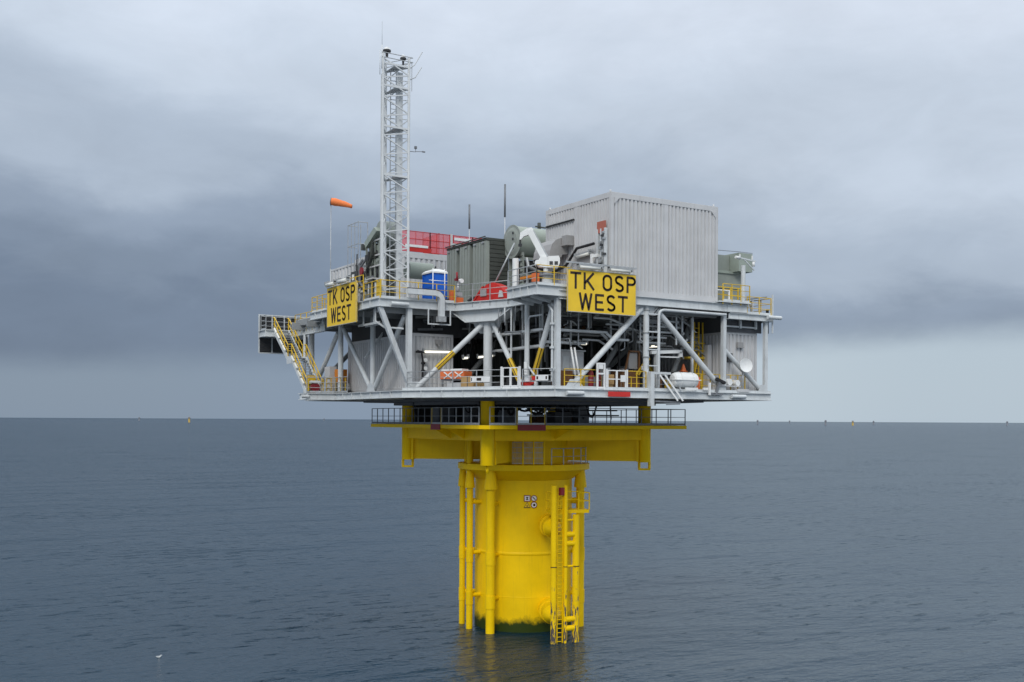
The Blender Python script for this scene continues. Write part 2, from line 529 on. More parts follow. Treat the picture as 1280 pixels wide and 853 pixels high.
# ---------------------------------------------------------------- sea
def build_sea():
    mb = MB()
    rings = [0, 40, 80, 140, 260, 600, 1500, 4000, 12000, 30000, 70000]
    n = 72
    vs = [mb.bm.verts.new((0, 0, 0))]
    prev = None
    for r in rings[1:]:
        cur = [mb.bm.verts.new((r * math.cos(2 * PI * k / n), r * math.sin(2 * PI * k / n), 0)) for k in range(n)]
        for k in range(n):
            if prev is None: mb.bm.faces.new([vs[0], cur[k], cur[(k + 1) % n]])
            else: mb.bm.faces.new([prev[k], cur[k], cur[(k + 1) % n], prev[(k + 1) % n]])
        prev = cur
    o = bpy.data.objects.new('sea_water', mb.mesh('sea_water', 'water')); COL.objects.link(o)
    o['kind'] = 'structure'


build_sea()

# ---------------------------------------------------------------- yellow foundation
CX, CY = 6.15, 13.4
LEGS = [(-0.3, 7.6), (12.6, 7.6), (12.6, 19.2), (-0.3, 19.2)]
cs, sn = math.cos(R(YAW)), math.sin(R(YAW))


def turned(a, b):
    """a point given in axes turned to the boat landing (a along its face, b inward), from the column's centre"""
    return (CX + a * cs + b * sn, CY - a * sn + b * cs)


F = thing('foundation_column', 'massive yellow steel column with cross girders and four legs standing in the sea', 'foundation', (CX, CY, 0))
MB().lathe((CX, CY), [(3.5, -4), (3.5, 10.55)], 72).out('pile', 'pile', F)
for z, h, e in ((5.43, 0.09, .055), (2.42, 0.04, .012)):
    MB().lathe((CX, CY), [(3.49, z - h * 1.6), (3.5 + e, z - h * .5), (3.5 + e, z + h * .5), (3.49, z + h * 1.6)], 72, False).out('weld_seam', 'yellow', F)
MB().lathe((CX, CY), [(3.5, 10.5), (3.62, 10.55), (4.45, 11.2)], 72).out('flared_collar', 'yellow', F)
MB().lathe((CX, CY), [(4.62, 11.18), (4.75, 11.22), (4.75, 11.62), (4.6, 11.64)], 72).out('ring_walkway', 'yellow', F)
MB().lathe((CX, CY), [(3.2, 11.6), (3.2, 14.1)], 48).out('upper_can', 'yellow', F)
for (x, y) in LEGS:
    MB().lathe((x, y), [(0.43, 11.75), (0.45, 11.78), (0.45, 16.1)], 28).out('leg', 'yellow', F)
    # box girder from the column out to the leg
    d = Vector((x - CX, y - CY, 0)).normalized()
    p = Vector((CX, CY, 12.57)) + d * 3.0
    q = Vector((x, y, 12.57)) - d * 0.42
    g = MB().bar(p, q, 0.55, 1.5).out('cross_girder', 'yellow', F)
    MB().bar(q - d * 0.12, q + d * 0.05, 0.95, 1.56).out('end_plate', 'yellow', g)
    # open loop hanging under the leg
    lo = MB()
    for s in (-0.36, 0.36):
        lo.bar((x + s * cs, y - s * sn, 11.82), (x + s * cs, y - s * sn, 11.3), 0.14, 0.14)
    lo.bar((x - 0.43 * cs, y + 0.43 * sn, 11.25), (x + 0.43 * cs, y - 0.43 * sn, 11.25), 0.16, 0.14)
    if (x, y) != LEGS[0]: lo.out('lifting_loop', 'yellow', F)
    else: MB().tube((x, y, 11.8), (x, y, 11.25), 0.11).out('drain_stub', 'yellow', F)
for a, b in zip(LEGS, LEGS[1:] + LEGS[:1]):
    d = (Vector(b) - Vector(a)).normalized()
    a2 = Vector(a) + d * 0.42; b2 = Vector(b) - d * 0.42
    MB().bar((a2.x, a2.y, 13.73), (b2.x, b2.y, 13.73), 0.42, 0.72).out('perimeter_beam', 'yellow', F)
    MB().bar((a2.x, a2.y, 13.36), (b2.x, b2.y, 13.36), 0.60, 0.05).out('beam_flange', 'yellow', F)
DK = [(-1.85, 6.0), (-1.4, 5.4), (14.6, 5.4), (14.6, 22.0), (-1.85, 22.4)]
MB().prism(DK, 14.12, 14.36).out('service_deck', 'yellow', F)
MB().prism([(-1.3, 5.9), (14.1, 5.9), (14.1, 21.6), (-1.3, 21.9)], 14.364, 14.372).out('deck_plating', 'grate', F)
for (x0, y0, x1, y1) in ((-1.8, 12.2, -.52, 12.2), (-1.8, 10.3, -.52, 10.3), (4.8, 5.42, 4.8, 7.38)):
    MB().extrude([(x0, y0 - .25, 14.12), (x0, y0 + .25, 14.12), (x1, y1 + .25, 14.12), (x1, y1 - .25, 14.12)], (0, 0, -.03)).extrude([(x0, y0, 14.10), (x1, y1, 14.10), (x1, y1, 13.42)], (.04, .04, 0)).out('deck_bracket', 'yellow', F)
# red marker plates on the rim of the service deck
for (x0, x1, y0, y1) in ((-1.90, -1.86, 11.15, 12.5), (.6, 2.7, 5.33, 5.37)):
    MB().box(x0, x1, y0, y1, 14.02, 14.40).out('red_edge_plate', 'red_dk', F)
# cable guide tubes up the left of the column
def guide_tube(dx, dy, r, zb=-1.0, zt=11.3, collars=(5.2, 2.2), zbell=10.05):
    x, y = turned(dx, dy)
    t = MB().tube((x, y, zb), (x, y, zt), r, 18).out('guide_tube', 'yellow', F)
    MB().cone((x, y, zbell), (x, y, zt - 0.1), r * 1.5, r * 1.02, 18).out('bell', 'yellow', t)
    MB().tube((x, y, zbell - 0.14), (x, y, zbell), r * 1.5, 18).out('bell_rim', 'yellow', t)
    for z in collars:
        MB().tube((x, y, z - 0.5), (x, y, z + 0.4), r * 1.14, 18).out('collar', 'yellow', t)
        d = Vector((CX - x, CY - y, 0)).normalized()
        e = Vector((x, y, z)) + d * (Vector((CX - x, CY - y)).length - 3.4)
        MB().tube((x, y, z + 0.15), (e.x, e.y, z + 0.15), 0.15, 12).out('standoff', 'yellow', t)
    z = 8.9
    d = Vector((CX - x, CY - y, 0)).normalized(); e = Vector((x, y, z)) + d * (Vector((CX - x, CY - y)).length - 3.4)
    MB().tube((x, y, z), (e.x, e.y, z), 0.15, 12).out('standoff', 'yellow', t)


guide_tube(-2.30, -3.75, 0.31)
guide_tube(-3.80, -2.05, 0.235)
guide_tube(-4.40, -0.20, 0.22)
guide_tube(4.05, -0.9, 0.30)
guide_tube(4.25, 1.2, 0.2)
for dx, dy, r in ((-3.8, -2.05, 0.23), (-4.1, -0.2, 0.21), (-2.75, -3.0, 0.24)):
    x, y = turned(dx, dy)
    MB().tube((x, y, 11.6), (x, y, 14.1), r, 14).out('guide_tube_head', 'yellow', F)
# safety pictograms on the column: frame in local face axes at the point facing right-front
def pictograms():
    t = thing('safety_notice', 'cluster of four small safety pictograms on the yellow column', 'notice', (0, 0, 0))
    a = math.atan2(-3.5, 0.45)
    ca = R(-YAW) + a
    c = Vector((CX + 3.53 * math.cos(ca), CY + 3.53 * math.sin(ca), 9.05))
    t.location = c
    n = Vector((math.cos(ca), math.sin(ca), 0)); s = Vector((-n.y, n.x, 0)); u = Vector((0, 0, 1))
    def pt(a_, b_, e): return c + s * a_ + u * b_ + n * e
    def plate(a_, b_, shape, k, m, e):
        if shape == 'sq': q = [(-k, -k), (k, -k), (k, k), (-k, k)]
        elif shape == 'tri': q = [(-k * 1.05, -k * 0.9), (k * 1.05, -k * 0.9), (0, k)]
        elif shape == 'glass': q = [(-k, -k), (k, -k), (k * .25, 0), (k, k), (-k, k), (-k * .25, 0)]
        else: q = [(k * math.cos(2 * PI * i / 20), k * math.sin(2 * PI * i / 20)) for i in range(20)]
        return MB().extrude([pt(a_ + x, b_ + y, e) for x, y in q], n * 0.006)
    for (a_, b_, sh, rim, inner) in ((-0.24, 0.24, 'sq', 'red_dk', 'glass'), (0.24, 0.24, 'ci', 'red_dk', 'bar'), (-0.24, -0.22, 'tri', 'ink', 'small'), (0.24, -0.22, 'ci', 'red_dk', 'hand')):
        p = plate(a_, b_, sh, 0.225, rim, 0.0).out('pictogram', rim, t)
        plate(a_, b_, sh, 0.175, 'white', 0.007).out('face', 'white' if sh != 'tri' else 'sign_y', p)
        if inner == 'glass': plate(a_, b_, 'glass', 0.10, 'ink', 0.014).out('symbol', 'ink', p)
        elif inner == 'hand': plate(a_ + .02, b_, 'ci', 0.085, 'ink', 0.014).out('symbol', 'ink', p)
        elif inner == 'small': plate(a_, b_ - .05, 'tri', 0.06, 'ink', 0.014).out('symbol', 'ink', p)
        else: MB().extrude([pt(a_ - .12, b_ + .08, .014), pt(a_ - .08, b_ + .12, .014), pt(a_ + .12, b_ - .08, .014), pt(a_ + .08, b_ - .12, .014)], n * .006).out('symbol', 'ink', p)


pictograms()

# boat landing
bx_, by_ = turned(2.65, -6.7)
B = thing('boat_landing', 'yellow boat landing of fender tubes and ladder at the column foot', 'boat landing', (bx_, by_, 0))
f1, f2, f3 = turned(1.93, -7.0), turned(2.72, -6.75), turned(3.42, -6.35)
for (p, r, zt) in ((f1, 0.20, 10.4), (f2, 0.13, 10.4), (f3, 0.24, 8.45)):
    MB().tube((p[0], p[1], -1.0), (p[0], p[1], zt), r, 16).out('fender_tube', 'scuff', B)
    MB().tube((p[0], p[1], 5.0), (p[0], p[1], 5.06), r * 1.03, 16).out('joint_band', 'ink', B)
for z in (7.45, 1.65):
    p0, p1 = turned(1.72, -2.6), turned(1.92, -6.2)
    p0, p1 = Vector((*p0, z)), Vector((*p1, z))
    s = MB().tube(p0, p0.lerp(p1, .45), 0.72, 28).out('stub_bracket', 'yellow', B)
    MB().tube(p0.lerp(p1, .44), p0.lerp(p1, .85), 0.64, 28).out('sleeve', 'yellow', s)
    MB().tube(p0.lerp(p1, .42), p0.lerp(p1, .47), 0.76, 28).out('flange', 'yellow', s)
    MB().cone(p0.lerp(p1, .85), p1 + (p1 - p0) * .16, 0.62, 0.22, 24).out('taper', 'yellow', s)
for z in (7.15, 6.55, 1.55, 0.95, 5.05, 8.1):
    MB().tube((f2[0], f2[1], z), (f3[0], f3[1], z), 0.19 if z not in (5.05, 8.1) else 0.08, 12).out('cross_tube', 'yellow', B)
lr = [lerp(f1, f2, 0.38), lerp(f1, f2, 0.86)]
for p in lr:
    MB().bar((p[0], p[1] + .12, -0.6), (p[0], p[1] + .12, 10.2), 0.07, 0.07).out('ladder_stile', 'yellow', B)
rg = None
for k in range(36):
    z = -0.2 + k * 0.29
    if rg is None: rg = MB().tube((lr[0][0], lr[0][1] + .12, z), (lr[1][0], lr[1][1] + .12, z), 0.025, 6).out('rung', 'yellow', B); z0 = z
    else: place(rg, B, (0, 0, z - z0))
ra, rb = turned(1.75, -6.5), turned(4.35, -5.6)
rc_, rd_ = turned(4.0, -4.4), turned(1.5, -4.9)
MB().prism([ra, rb, rc_, rd_], 8.5, 8.72).out('rest_platform', 'yellow', B)
wr = MB()
for p in (ra, lerp(ra, rb, .23), lerp(ra, rb, .72), rb, rc_, rd_):
    wr.bar((p[0], p[1], 8.7), (p[0], p[1], 9.85), 0.06, 0.06)
for z in (9.3, 9.85):
    wr.path([(ra[0], ra[1], z), (lerp(ra, rb, .23)[0], lerp(ra, rb, .23)[1], z)], .03, 6)
    wr.path([(lerp(ra, rb, .72)[0], lerp(ra, rb, .72)[1], z), (rb[0], rb[1], z), (rc_[0], rc_[1], z), (rd_[0], rd_[1], z), (ra[0], ra[1], z)], .03, 6)
wr.out('platform_rail', 'yellow', B)
hp = lerp(f1, f2, .7)
MB().box(hp[0] - .16, hp[0] + .16, hp[1] - .1, hp[1] + .2, 9.75, 10.25).out('ladder_fall_arrester', 'red_dk', B)
# caged lookout on the ring walkway and its curved rail
def ring_pt(a, r, z): return (CX + r * math.cos(R(a)), CY + r * math.sin(R(a)), z)
railing('galvanised guard rail round the yellow ring walkway under the cross girders', [ring_pt(a, 4.62, 11.64) for a in (262, 274, 286, 298, 310, 322)], 'galv', gap=0.85, mids=1, toe=False, foot=0.3)
cg = thing('access_cage', 'square mesh access cage on the ring walkway left of its rail', 'cage', ring_pt(244, 4.6, 11.64))
for a in (237, 246, 255):
    p = ring_pt(a, 4.62, 11.64); MB().bar(p, (p[0], p[1], 13.3), 0.09, 0.09).out('post', 'yellow', cg)
for a in (228, 237, 246):
    p, q = ring_pt(a, 4.62, 11.7), ring_pt(a + 9, 4.62, 11.7)
    g = MB()
    for k in range(9):
        x, y, z = lerp(p, q, k / 8); g.bar((x, y, 11.7), (x, y, 13.2), .02, .02)
    for k in range(5):
        z = 11.75 + k * .36; g.bar((p[0], p[1], z), (q[0], q[1], z), .02, .03)
    g.out('mesh_panel', 'galv', cg)

# ---------------------------------------------------------------- service deck rails and clutter under the topside
rail_kw = dict(group='guard rails of the yellow service deck', foot=0.25, gap=0.95, mids=1)
railing('weathered guard rail along the left edge of the yellow service deck', [(-1.8, 22.3, 14.38), (-1.8, 12.6, 14.38)], 'galv_dark', **rail_kw)
railing('weathered guard rail between red edge plate and corner of the yellow service deck', [(-1.8, 11.05, 14.38), (-1.8, 6.1, 14.38)], 'galv', post_m='galv', **rail_kw)
railing('yellow framed gate over the red edge plate left on the service deck', [(-1.8, 12.5, 14.38), (-1.8, 11.15, 14.38)], 'galv', post_m='rail_y', **rail_kw)
railing('weathered guard rail at the front corner of the yellow service deck', [(-1.4, 5.45, 14.38), (.5, 5.45, 14.38)], 'galv', **rail_kw)
railing('yellow post gate over the long red edge plate on the service deck', [(.6, 5.45, 14.38), (2.7, 5.45, 14.38)], 'galv', post_m='rail_y', **rail_kw)
railing('weathered guard rail along the right of the yellow service deck front', [(2.8, 5.45, 14.38), (14.5, 5.45, 14.38)], 'galv_dark', **{**rail_kw, 'gap': 1.25})
railing('weathered guard rail along the far right side of the yellow service deck', [(14.5, 5.45, 14.38), (14.5, 21.9, 14.38)], 'galv_dark', **{**rail_kw, 'gap': 1.8})
rnd = random.Random(3)
cbx = 0
hang = thing('hanging_cables', 'dark export cables hanging in loops between topside and yellow deck', 'cables', (6, 13, 16))
for k in range(30):
    x, y = rnd.uniform(-0.8, 10.5), rnd.uniform(7.5, 18)
    x2, y2 = x + rnd.uniform(-2.5, 2.5), y + rnd.uniform(-2, 2)
    sag = rnd.uniform(.3, 1.1)
    pts = [(x + (x2 - x) * t, y + (y2 - y) * t, 16.0 - sag * 4 * t * (1 - t)) for t in [i / 8 for i in range(9)]]
    MB().path(pts, rnd.uniform(.05, .10), 6).out('cable', 'black', hang)
for k, (x, y) in enumerate(((3.1, 10.8), (5.6, 8.3), (8.0, 9.0), (9.2, 12.0), (2.2, 14.2), (4.6, 17.0), (0.8, 16.0))):
    t = thing('cable_hangoff', ['short', 'stout', 'narrow', 'wide', 'left rear', 'rear', 'leftmost'][k] + ' dark cable hang-off cabinet on the yellow service deck', 'cabinet', (x, y, 14.38), 'cable cabinets on the service deck')
    w = .35 + .2 * rnd.random(); hh = .8 + .5 * rnd.random()
    MB().box(x - w, x + w * 1.5, y - w, y + w, 14.40, 14.38 + hh).out('cabinet', 'dark' if k % 2 else 'galv_dark', t)
    MB().tube((x, y, 14.38 + hh), (x, y, 16.0), .13, 10).out('cable_riser', 'black', t)
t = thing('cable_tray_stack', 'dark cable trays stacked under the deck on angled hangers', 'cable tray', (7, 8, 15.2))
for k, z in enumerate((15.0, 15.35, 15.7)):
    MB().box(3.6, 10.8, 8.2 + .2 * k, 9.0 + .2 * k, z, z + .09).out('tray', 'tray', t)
for x in (4.0, 6.0, 8.0, 10.4):
    MB().bar((x, 8.6, 14.8), (x + .5, 9.4, 16.0), .09, .12).out('hanger', 'tray', t)
MB().box(4.8, 8.6, 9.6, 10.6, 14.42, 15.0).out('tray_cover', 'brown', t)
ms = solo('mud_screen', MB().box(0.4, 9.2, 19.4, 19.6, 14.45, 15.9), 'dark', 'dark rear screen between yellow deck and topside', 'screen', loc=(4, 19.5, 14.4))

# ---------------------------------------------------------------- topside frame
T = thing('topside_frame', 'pale grey two-level steel frame of the substation on the yellow column', 'offshore platform', (CX, CY, 16.1))
LP = [(-5.3, 9.85), (-0.35, -0.2), (17.05, -0.2), (17.05, 17.0), (12.0, 26.8), (-5.3, 26.8), (-5.3, 22.9), (-7.3, 22.9), (-7.3, 21.4), (-5.3, 20.9)]
MB().prism(LP, 16.50, 16.58).out('lower_deck', 'grate', T)


def edge_beam(a, b, z0, z1, name='edge_beam', inset=0.0, m='steel', stiff=1.5, w=0.3):
    """I beam: flanges, web, and web stiffeners seen on the outside"""
    d = (Vector(b) - Vector(a)); ln = d.length; d.normalize()
    mb = MB()
    mb.bar((a[0], a[1], z1 - .02), (b[0], b[1], z1 - .02), w, .04)
    mb.bar((a[0], a[1], z0 + .02), (b[0], b[1], z0 + .02), w, .04)
    mb.bar((a[0], a[1], (z0 + z1) / 2), (b[0], b[1], (z0 + z1) / 2), .03, z1 - z0 - .08)
    o = mb.out(name, m, T)
    k = max(1, int(ln / stiff))
    s0 = None
    for i in range(1, k):
        p = Vector((a[0], a[1], 0)) + Vector((d.x, d.y, 0)) * ln * i / k
        if s0 is None: s0 = MB().bar((p.x, p.y, z0 + .04), (p.x, p.y, z1 - .04), w * .93, .02).out('stiffener', m, o); pa = p
        else: place(s0, o, p - pa)
    return o


for a, b in zip(LP, LP[1:] + LP[:1]):
    edge_beam(a, b, 16.08, 16.56)
# kick plate standing along the visible lower edges
for a, b in ((LP[0], LP[1]), (LP[1], LP[2])):
    MB().bar((a[0], a[1], 16.64), (b[0], b[1], 16.64), .03, .16).out('kick_plate', 'steel', T)
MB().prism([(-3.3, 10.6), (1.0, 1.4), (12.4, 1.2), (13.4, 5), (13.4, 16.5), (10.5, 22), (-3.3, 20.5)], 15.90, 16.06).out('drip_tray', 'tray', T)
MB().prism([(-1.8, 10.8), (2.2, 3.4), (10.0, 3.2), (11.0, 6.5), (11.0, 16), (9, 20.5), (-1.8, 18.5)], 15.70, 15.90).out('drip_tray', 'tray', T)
UPM = [(-7.05, 9.6), (-1.6, 9.6), (-0.05, 5.5), (-0.05, -0.12), (13.3, -0.12), (13.3, 17.0), (12.0, 26.9), (-5.9, 26.9), (-5.9, 21.5), (-7.05, 21.5)]
MB().prism(UPM, 22.24, 22.34).out('upper_deck', 'grate', T)
for i, (a, b) in enumerate(zip(UPM, UPM[1:] + UPM[:1])):
    edge_beam(a, b, 21.80, 22.335, stiff=1.1 if i in (3, 9, 8) else 1.7)
SD = [(13.32, -0.12), (17.2, -0.12), (17.2, 17.0), (13.32, 17.0)]
MB().prism(SD, 21.70, 21.78).out('side_deck', 'grate', T)
for a, b in zip(SD, SD[1:]):
    edge_beam(a, b, 21.36, 21.775)
edge_beam((13.2, -0.16), (14.9, -0.16), 21.80, 22.34)
MB().box(12.2, 15.0, -.45, .7, 22.38, 22.46).out('landing', 'steel', T)
MB().prism([(-5.9, 21.52), (-4.2, 21.52), (-4.2, 30.2), (-7.9, 30.2), (-7.9, 28.9), (-5.9, 28.9)], 21.56, 21.64).out('stair_walkway', 'grate', T)
for a, b in (((-5.9, 21.55), (-5.9, 28.9)), ((-5.9, 28.9), (-7.9, 28.9)), ((-7.9, 28.9), (-7.9, 30.2)), ((-7.9, 30.2), (-4.2, 30.2))):
    edge_beam(a, b, 21.1, 21.63, stiff=1.0)
# floor beams seen from below: upper deck
for k in range(11):
    x = -6.2 + k * 1.9
    y0 = 9.8 if x < -0.3 else 0.1
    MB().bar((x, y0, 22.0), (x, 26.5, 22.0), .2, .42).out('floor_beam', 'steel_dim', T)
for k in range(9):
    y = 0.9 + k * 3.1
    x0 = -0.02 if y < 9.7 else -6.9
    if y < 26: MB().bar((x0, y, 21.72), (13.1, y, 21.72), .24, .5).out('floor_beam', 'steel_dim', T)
# columns
def post(x, y, z0, z1, r, sq=False, m='steel', name='column'):
    if sq: MB().box(x - r, x + r, y - r, y + r, z0, z1).out(name, m, T)
    else: MB().tube((x, y, z0), (x, y, z1), r, 20).out(name, m, T)


for a in ((0, .08, .15, True), (13.08, .08, .13, True), (16.82, .08, .12, True), (-4.92, 9.72, .16, True), (6.64, .08, .19, False), (0.02, 3.4, .16, False),
          (-5.05, 15, .18, False), (-5.05, 20.64, .19, False), (-5.05, 26.4, .2, False), (16.82, 6.6, .15, False), (16.82, 12.6, .15, False), (16.82, 16.7, .15, False),
          (6.2, 26.5, .18, False), (0.2, 26.5, .18, False), (11.8, 26.5, .18, False)):
    post(a[0], a[1], 16.56, 21.8 if a[0] < 13.2 else 21.38, a[2], a[3])
for (x, y) in LEGS: post(x, y, 16.1, 21.8, .29, name='main_column')
post(0.05, 5.3, 16.56, 21.8, .06)
post(-6.0, 25.4, 16.56, 21.1, .11)
# collars on the round front column
for z in (18.6, 20.1, 21.5):
    MB().tube((6.64, .08, z), (6.64, .08, z + .06), .235, 18).out('column_ring', 'steel_dim', T)


def sleeve(p, q, t0, t1, r):
    """yellow warning sleeve with dark lengthwise stripes on the lower part of a brace"""
    a, b = lerp(p, q, t0), lerp(p, q, t1)
    MB().cone(a, b, r + .012, r + .012, 20, True, 0, stripe=4).out('warning_sleeve', ['rail_y', 'ink'], T)


def brace(p, q, r=.165, sl=None, m='steel'):
    MB().tube(p, q, r, 18).out('brace', m, T)
    if sl: sleeve(p, q, sl[0], sl[1], r)


def foot(x, y, z=16.58, ux=1, uy=0, w=.7, h=.55):
    """triangular gusset plate where braces land"""
    MB().extrude([(x - ux * w, y - uy * w, z), (x + ux * w, y + uy * w, z), (x + ux * w * .45, y + uy * w * .45, z + h), (x - ux * w * .45, y - uy * w * .45, z + h)],
                 (0.03 * uy + 1e-3, -0.03 * ux, 0)).out('gusset_plate', 'steel', T)


brace((1.03, .08, 16.72), (6.25, .08, 21.6), .175)
brace((7.35, .08, 21.7), (12.4, .08, 17.25), .175)
brace((13.15, .1, 19.35), (16.5, .1, 16.72), .15)
brace((0, 3.85, 16.72), (-.12, 7.3, 20.95), .165, (.10, .42))
brace((0, 2.95, 16.72), (0, .45, 21.6), .165, (.12, .48))
brace((-4.4, 9.65, 16.72), (-.45, 7.85, 20.95), .175, (.30, .55))
brace((-5.05, 15.25, 16.75), (-5.05, 20.1, 21.2), .16)
brace((-5.05, 14.7, 16.75), (-5.05, 10.1, 21.3), .17)
brace((-5.05, 21.15, 21.0), (-5.05, 26.0, 16.9), .17)
MB().bar((-6.95, 9.72, 21.8), (-4.95, 9.72, 17.1), .26, .3).out('brace', 'steel', T)
MB().bar((-5.05, 16.3, 18.9), (-3.2, 16.3, 21.4), .14, .14).out('brace', 'steel', T)
for p, q in (((0.1, 12.5, 16.7), (4.5, 12.5, 21.5)), ((12.6, 7.9, 20.8), (12.6, 13.2, 16.8)), ((12.3, 7.6, 20.8), (7.6, 7.6, 16.8)), ((12.9, 3.0, 21.5), (10.9, 3.0, 17.0)), ((5.0, 3.6, 16.7), (8.4, 3.6, 21.3)),
             ((16.8, 6.4, 21.3), (16.8, .5, 16.8)), ((-5.05, 26.2, 16.8), (-.4, 26.4, 21.4)), ((8.9, 4.4, 20.6), (11.2, 4.4, 17.0))):
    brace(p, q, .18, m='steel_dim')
sleeve((8.9, 4.4, 20.6), (11.2, 4.4, 17.0), .5, .85, .18)
foot(1.15, -.05); foot(-5.22, 15.0, ux=0, uy=1); foot(-.17, 3.4, ux=0, uy=1); foot(12.75, -.05, w=.5); foot(-4.55, 9.56, w=.5); foot(16.5, -.05, w=.5)
MB().extrude([(5.5, .05, 21.8), (7.9, .05, 21.8), (7.4, .05, 21.25), (6.1, .05, 21.25)], (0, .06, 0)).out('gusset_plate', 'steel', T)
# hopper-shaped node under the notched inner corner
nd = Vector((4.1, 1.55, 0)).normalized()          # inward normal of the chamfer
A0, A1 = Vector((-1.75, 9.9, 0)), Vector((.02, 5.2, 0))
mid = (A0 + A1) / 2; ax = (A1 - A0).normalized(); hw = (A1 - A0).length / 2
def gp(a, z, e): return tuple(mid + ax * a + nd * e + Vector((0, 0, z)))
node = MB()
node.extrude([gp(-hw, 21.8, .25), gp(hw, 21.8, .25), gp(1.2, 21.06, .25), gp(-1.3, 21.06, .25)], tuple(nd * .04))
node.extrude([gp(-hw, 21.8, -.05), gp(-hw - .02, 21.78, .9), gp(-1.3, 21.04, .9), gp(-1.3, 21.06, -.05)], (0, 0, -.05))
node.extrude([gp(hw, 21.8, -.05), gp(hw + .02, 21.78, .9), gp(1.2, 21.04, .9), gp(1.2, 21.06, -.05)], (0, 0, -.05))
node.extrude([gp(-1.3, 21.06, -.05), gp(1.2, 21.06, -.05), gp(1.2, 21.06, 1.5), gp(-1.3, 21.06, 1.5)], (0, 0, -.05))
node.out('hopper_node', 'steel', T)
node = MB()
node.extrude([gp(-1.15, 21.0, .65), gp(1.15, 21.0, .65), gp(.95, 20.55, .65), gp(.45, 20.3, .65), gp(-.55, 20.3, .65), gp(-.95, 20.55, .65)], tuple(nd * .05))
node.out('node_plate', 'steel', T)
for (x, y, z) in ((.4, -.42, 16.30), (-6.3, 9.35, 22.0), (13.4, -.42, 16.30), (16.6, -.42, 21.62)):
    t_ = MB().tube((x - .05, y, z), (x + 1.15, y, z), .13, 14).out('lifting_trunnion', 'steel', T)
MB().tube((-7.75, 21.35, 16.32), (-7.2, 21.35, 16.32), .13, 14).out('lifting_trunnion', 'steel', T)
# red plates under the deck gates
def rel_diag(t, e=0, z=0):
    p = Vector((LP[0][0], LP[0][1], z)) * (1 - t) + Vector((LP[1][0], LP[1][1], z)) * t
    n = Vector((LP[1][0] - LP[0][0], LP[1][1] - LP[0][1], 0)).normalized(); n = Vector((n.y, -n.x, 0))
    return tuple(p - n * e)
a, b = rel_diag(.665, .17, 16.33), rel_diag(.785, .17, 16.33)
MB().bar(a, b, .04, .33).out('red_edge_plate', 'red', T)
MB().box(3.40, 5.05, -.42, -.36, 16.14, 16.44).out('red_edge_plate', 'red', T)
# crane pedestal deck jutting out over the front corner
MB().box(-1.6, .9, -.15, 3.1, 22.44, 22.54).out('crane_deck', 'steel', T)
for a, b in (((-1.6, -.15), (.9, -.15)), ((-1.6, -.15), (-1.6, 3.1)), ((-1.6, 3.1), (0, 3.1))):
    edge_beam(a, b, 21.95, 22.545, stiff=.8)
for y in (.8, 1.8, 2.7):
    MB().bar((-1.4, y, 21.95), (0, y, 21.72), .14, .16).out('outrigger', 'steel', T)
# ---------------------------------------------------------------- corrugated containers
def corrugated(p, q, z0, z1, nrm, pitch=.28, depth=.095):
    """trapezoid-rib sheet from p to q (plan points), ribs upright; nrm points outward"""
    p = Vector((*p, 0)); q = Vector((*q, 0)); d = (q - p); ln = d.length; d.normalize(); nv = Vector((*nrm, 0))
    n = max(1, round(ln / pitch)); w = ln / n
    prof = []
    for k in range(n):
        for a, e in ((0, 0), (.28, 0), (.42, 1), (.86, 1)):
            prof.append(p + d * (k + a) * w + nv * depth * e)
    prof.append(q)
    vs = [(v.x, v.y, z0) for v in prof] + [(v.x, v.y, z1) for v in prof]
    m = len(prof)
    mb = MB(); mb.faces_from(vs, [(i, i + 1, m + i + 1, m + i) for i in range(m - 1)])
    return mb


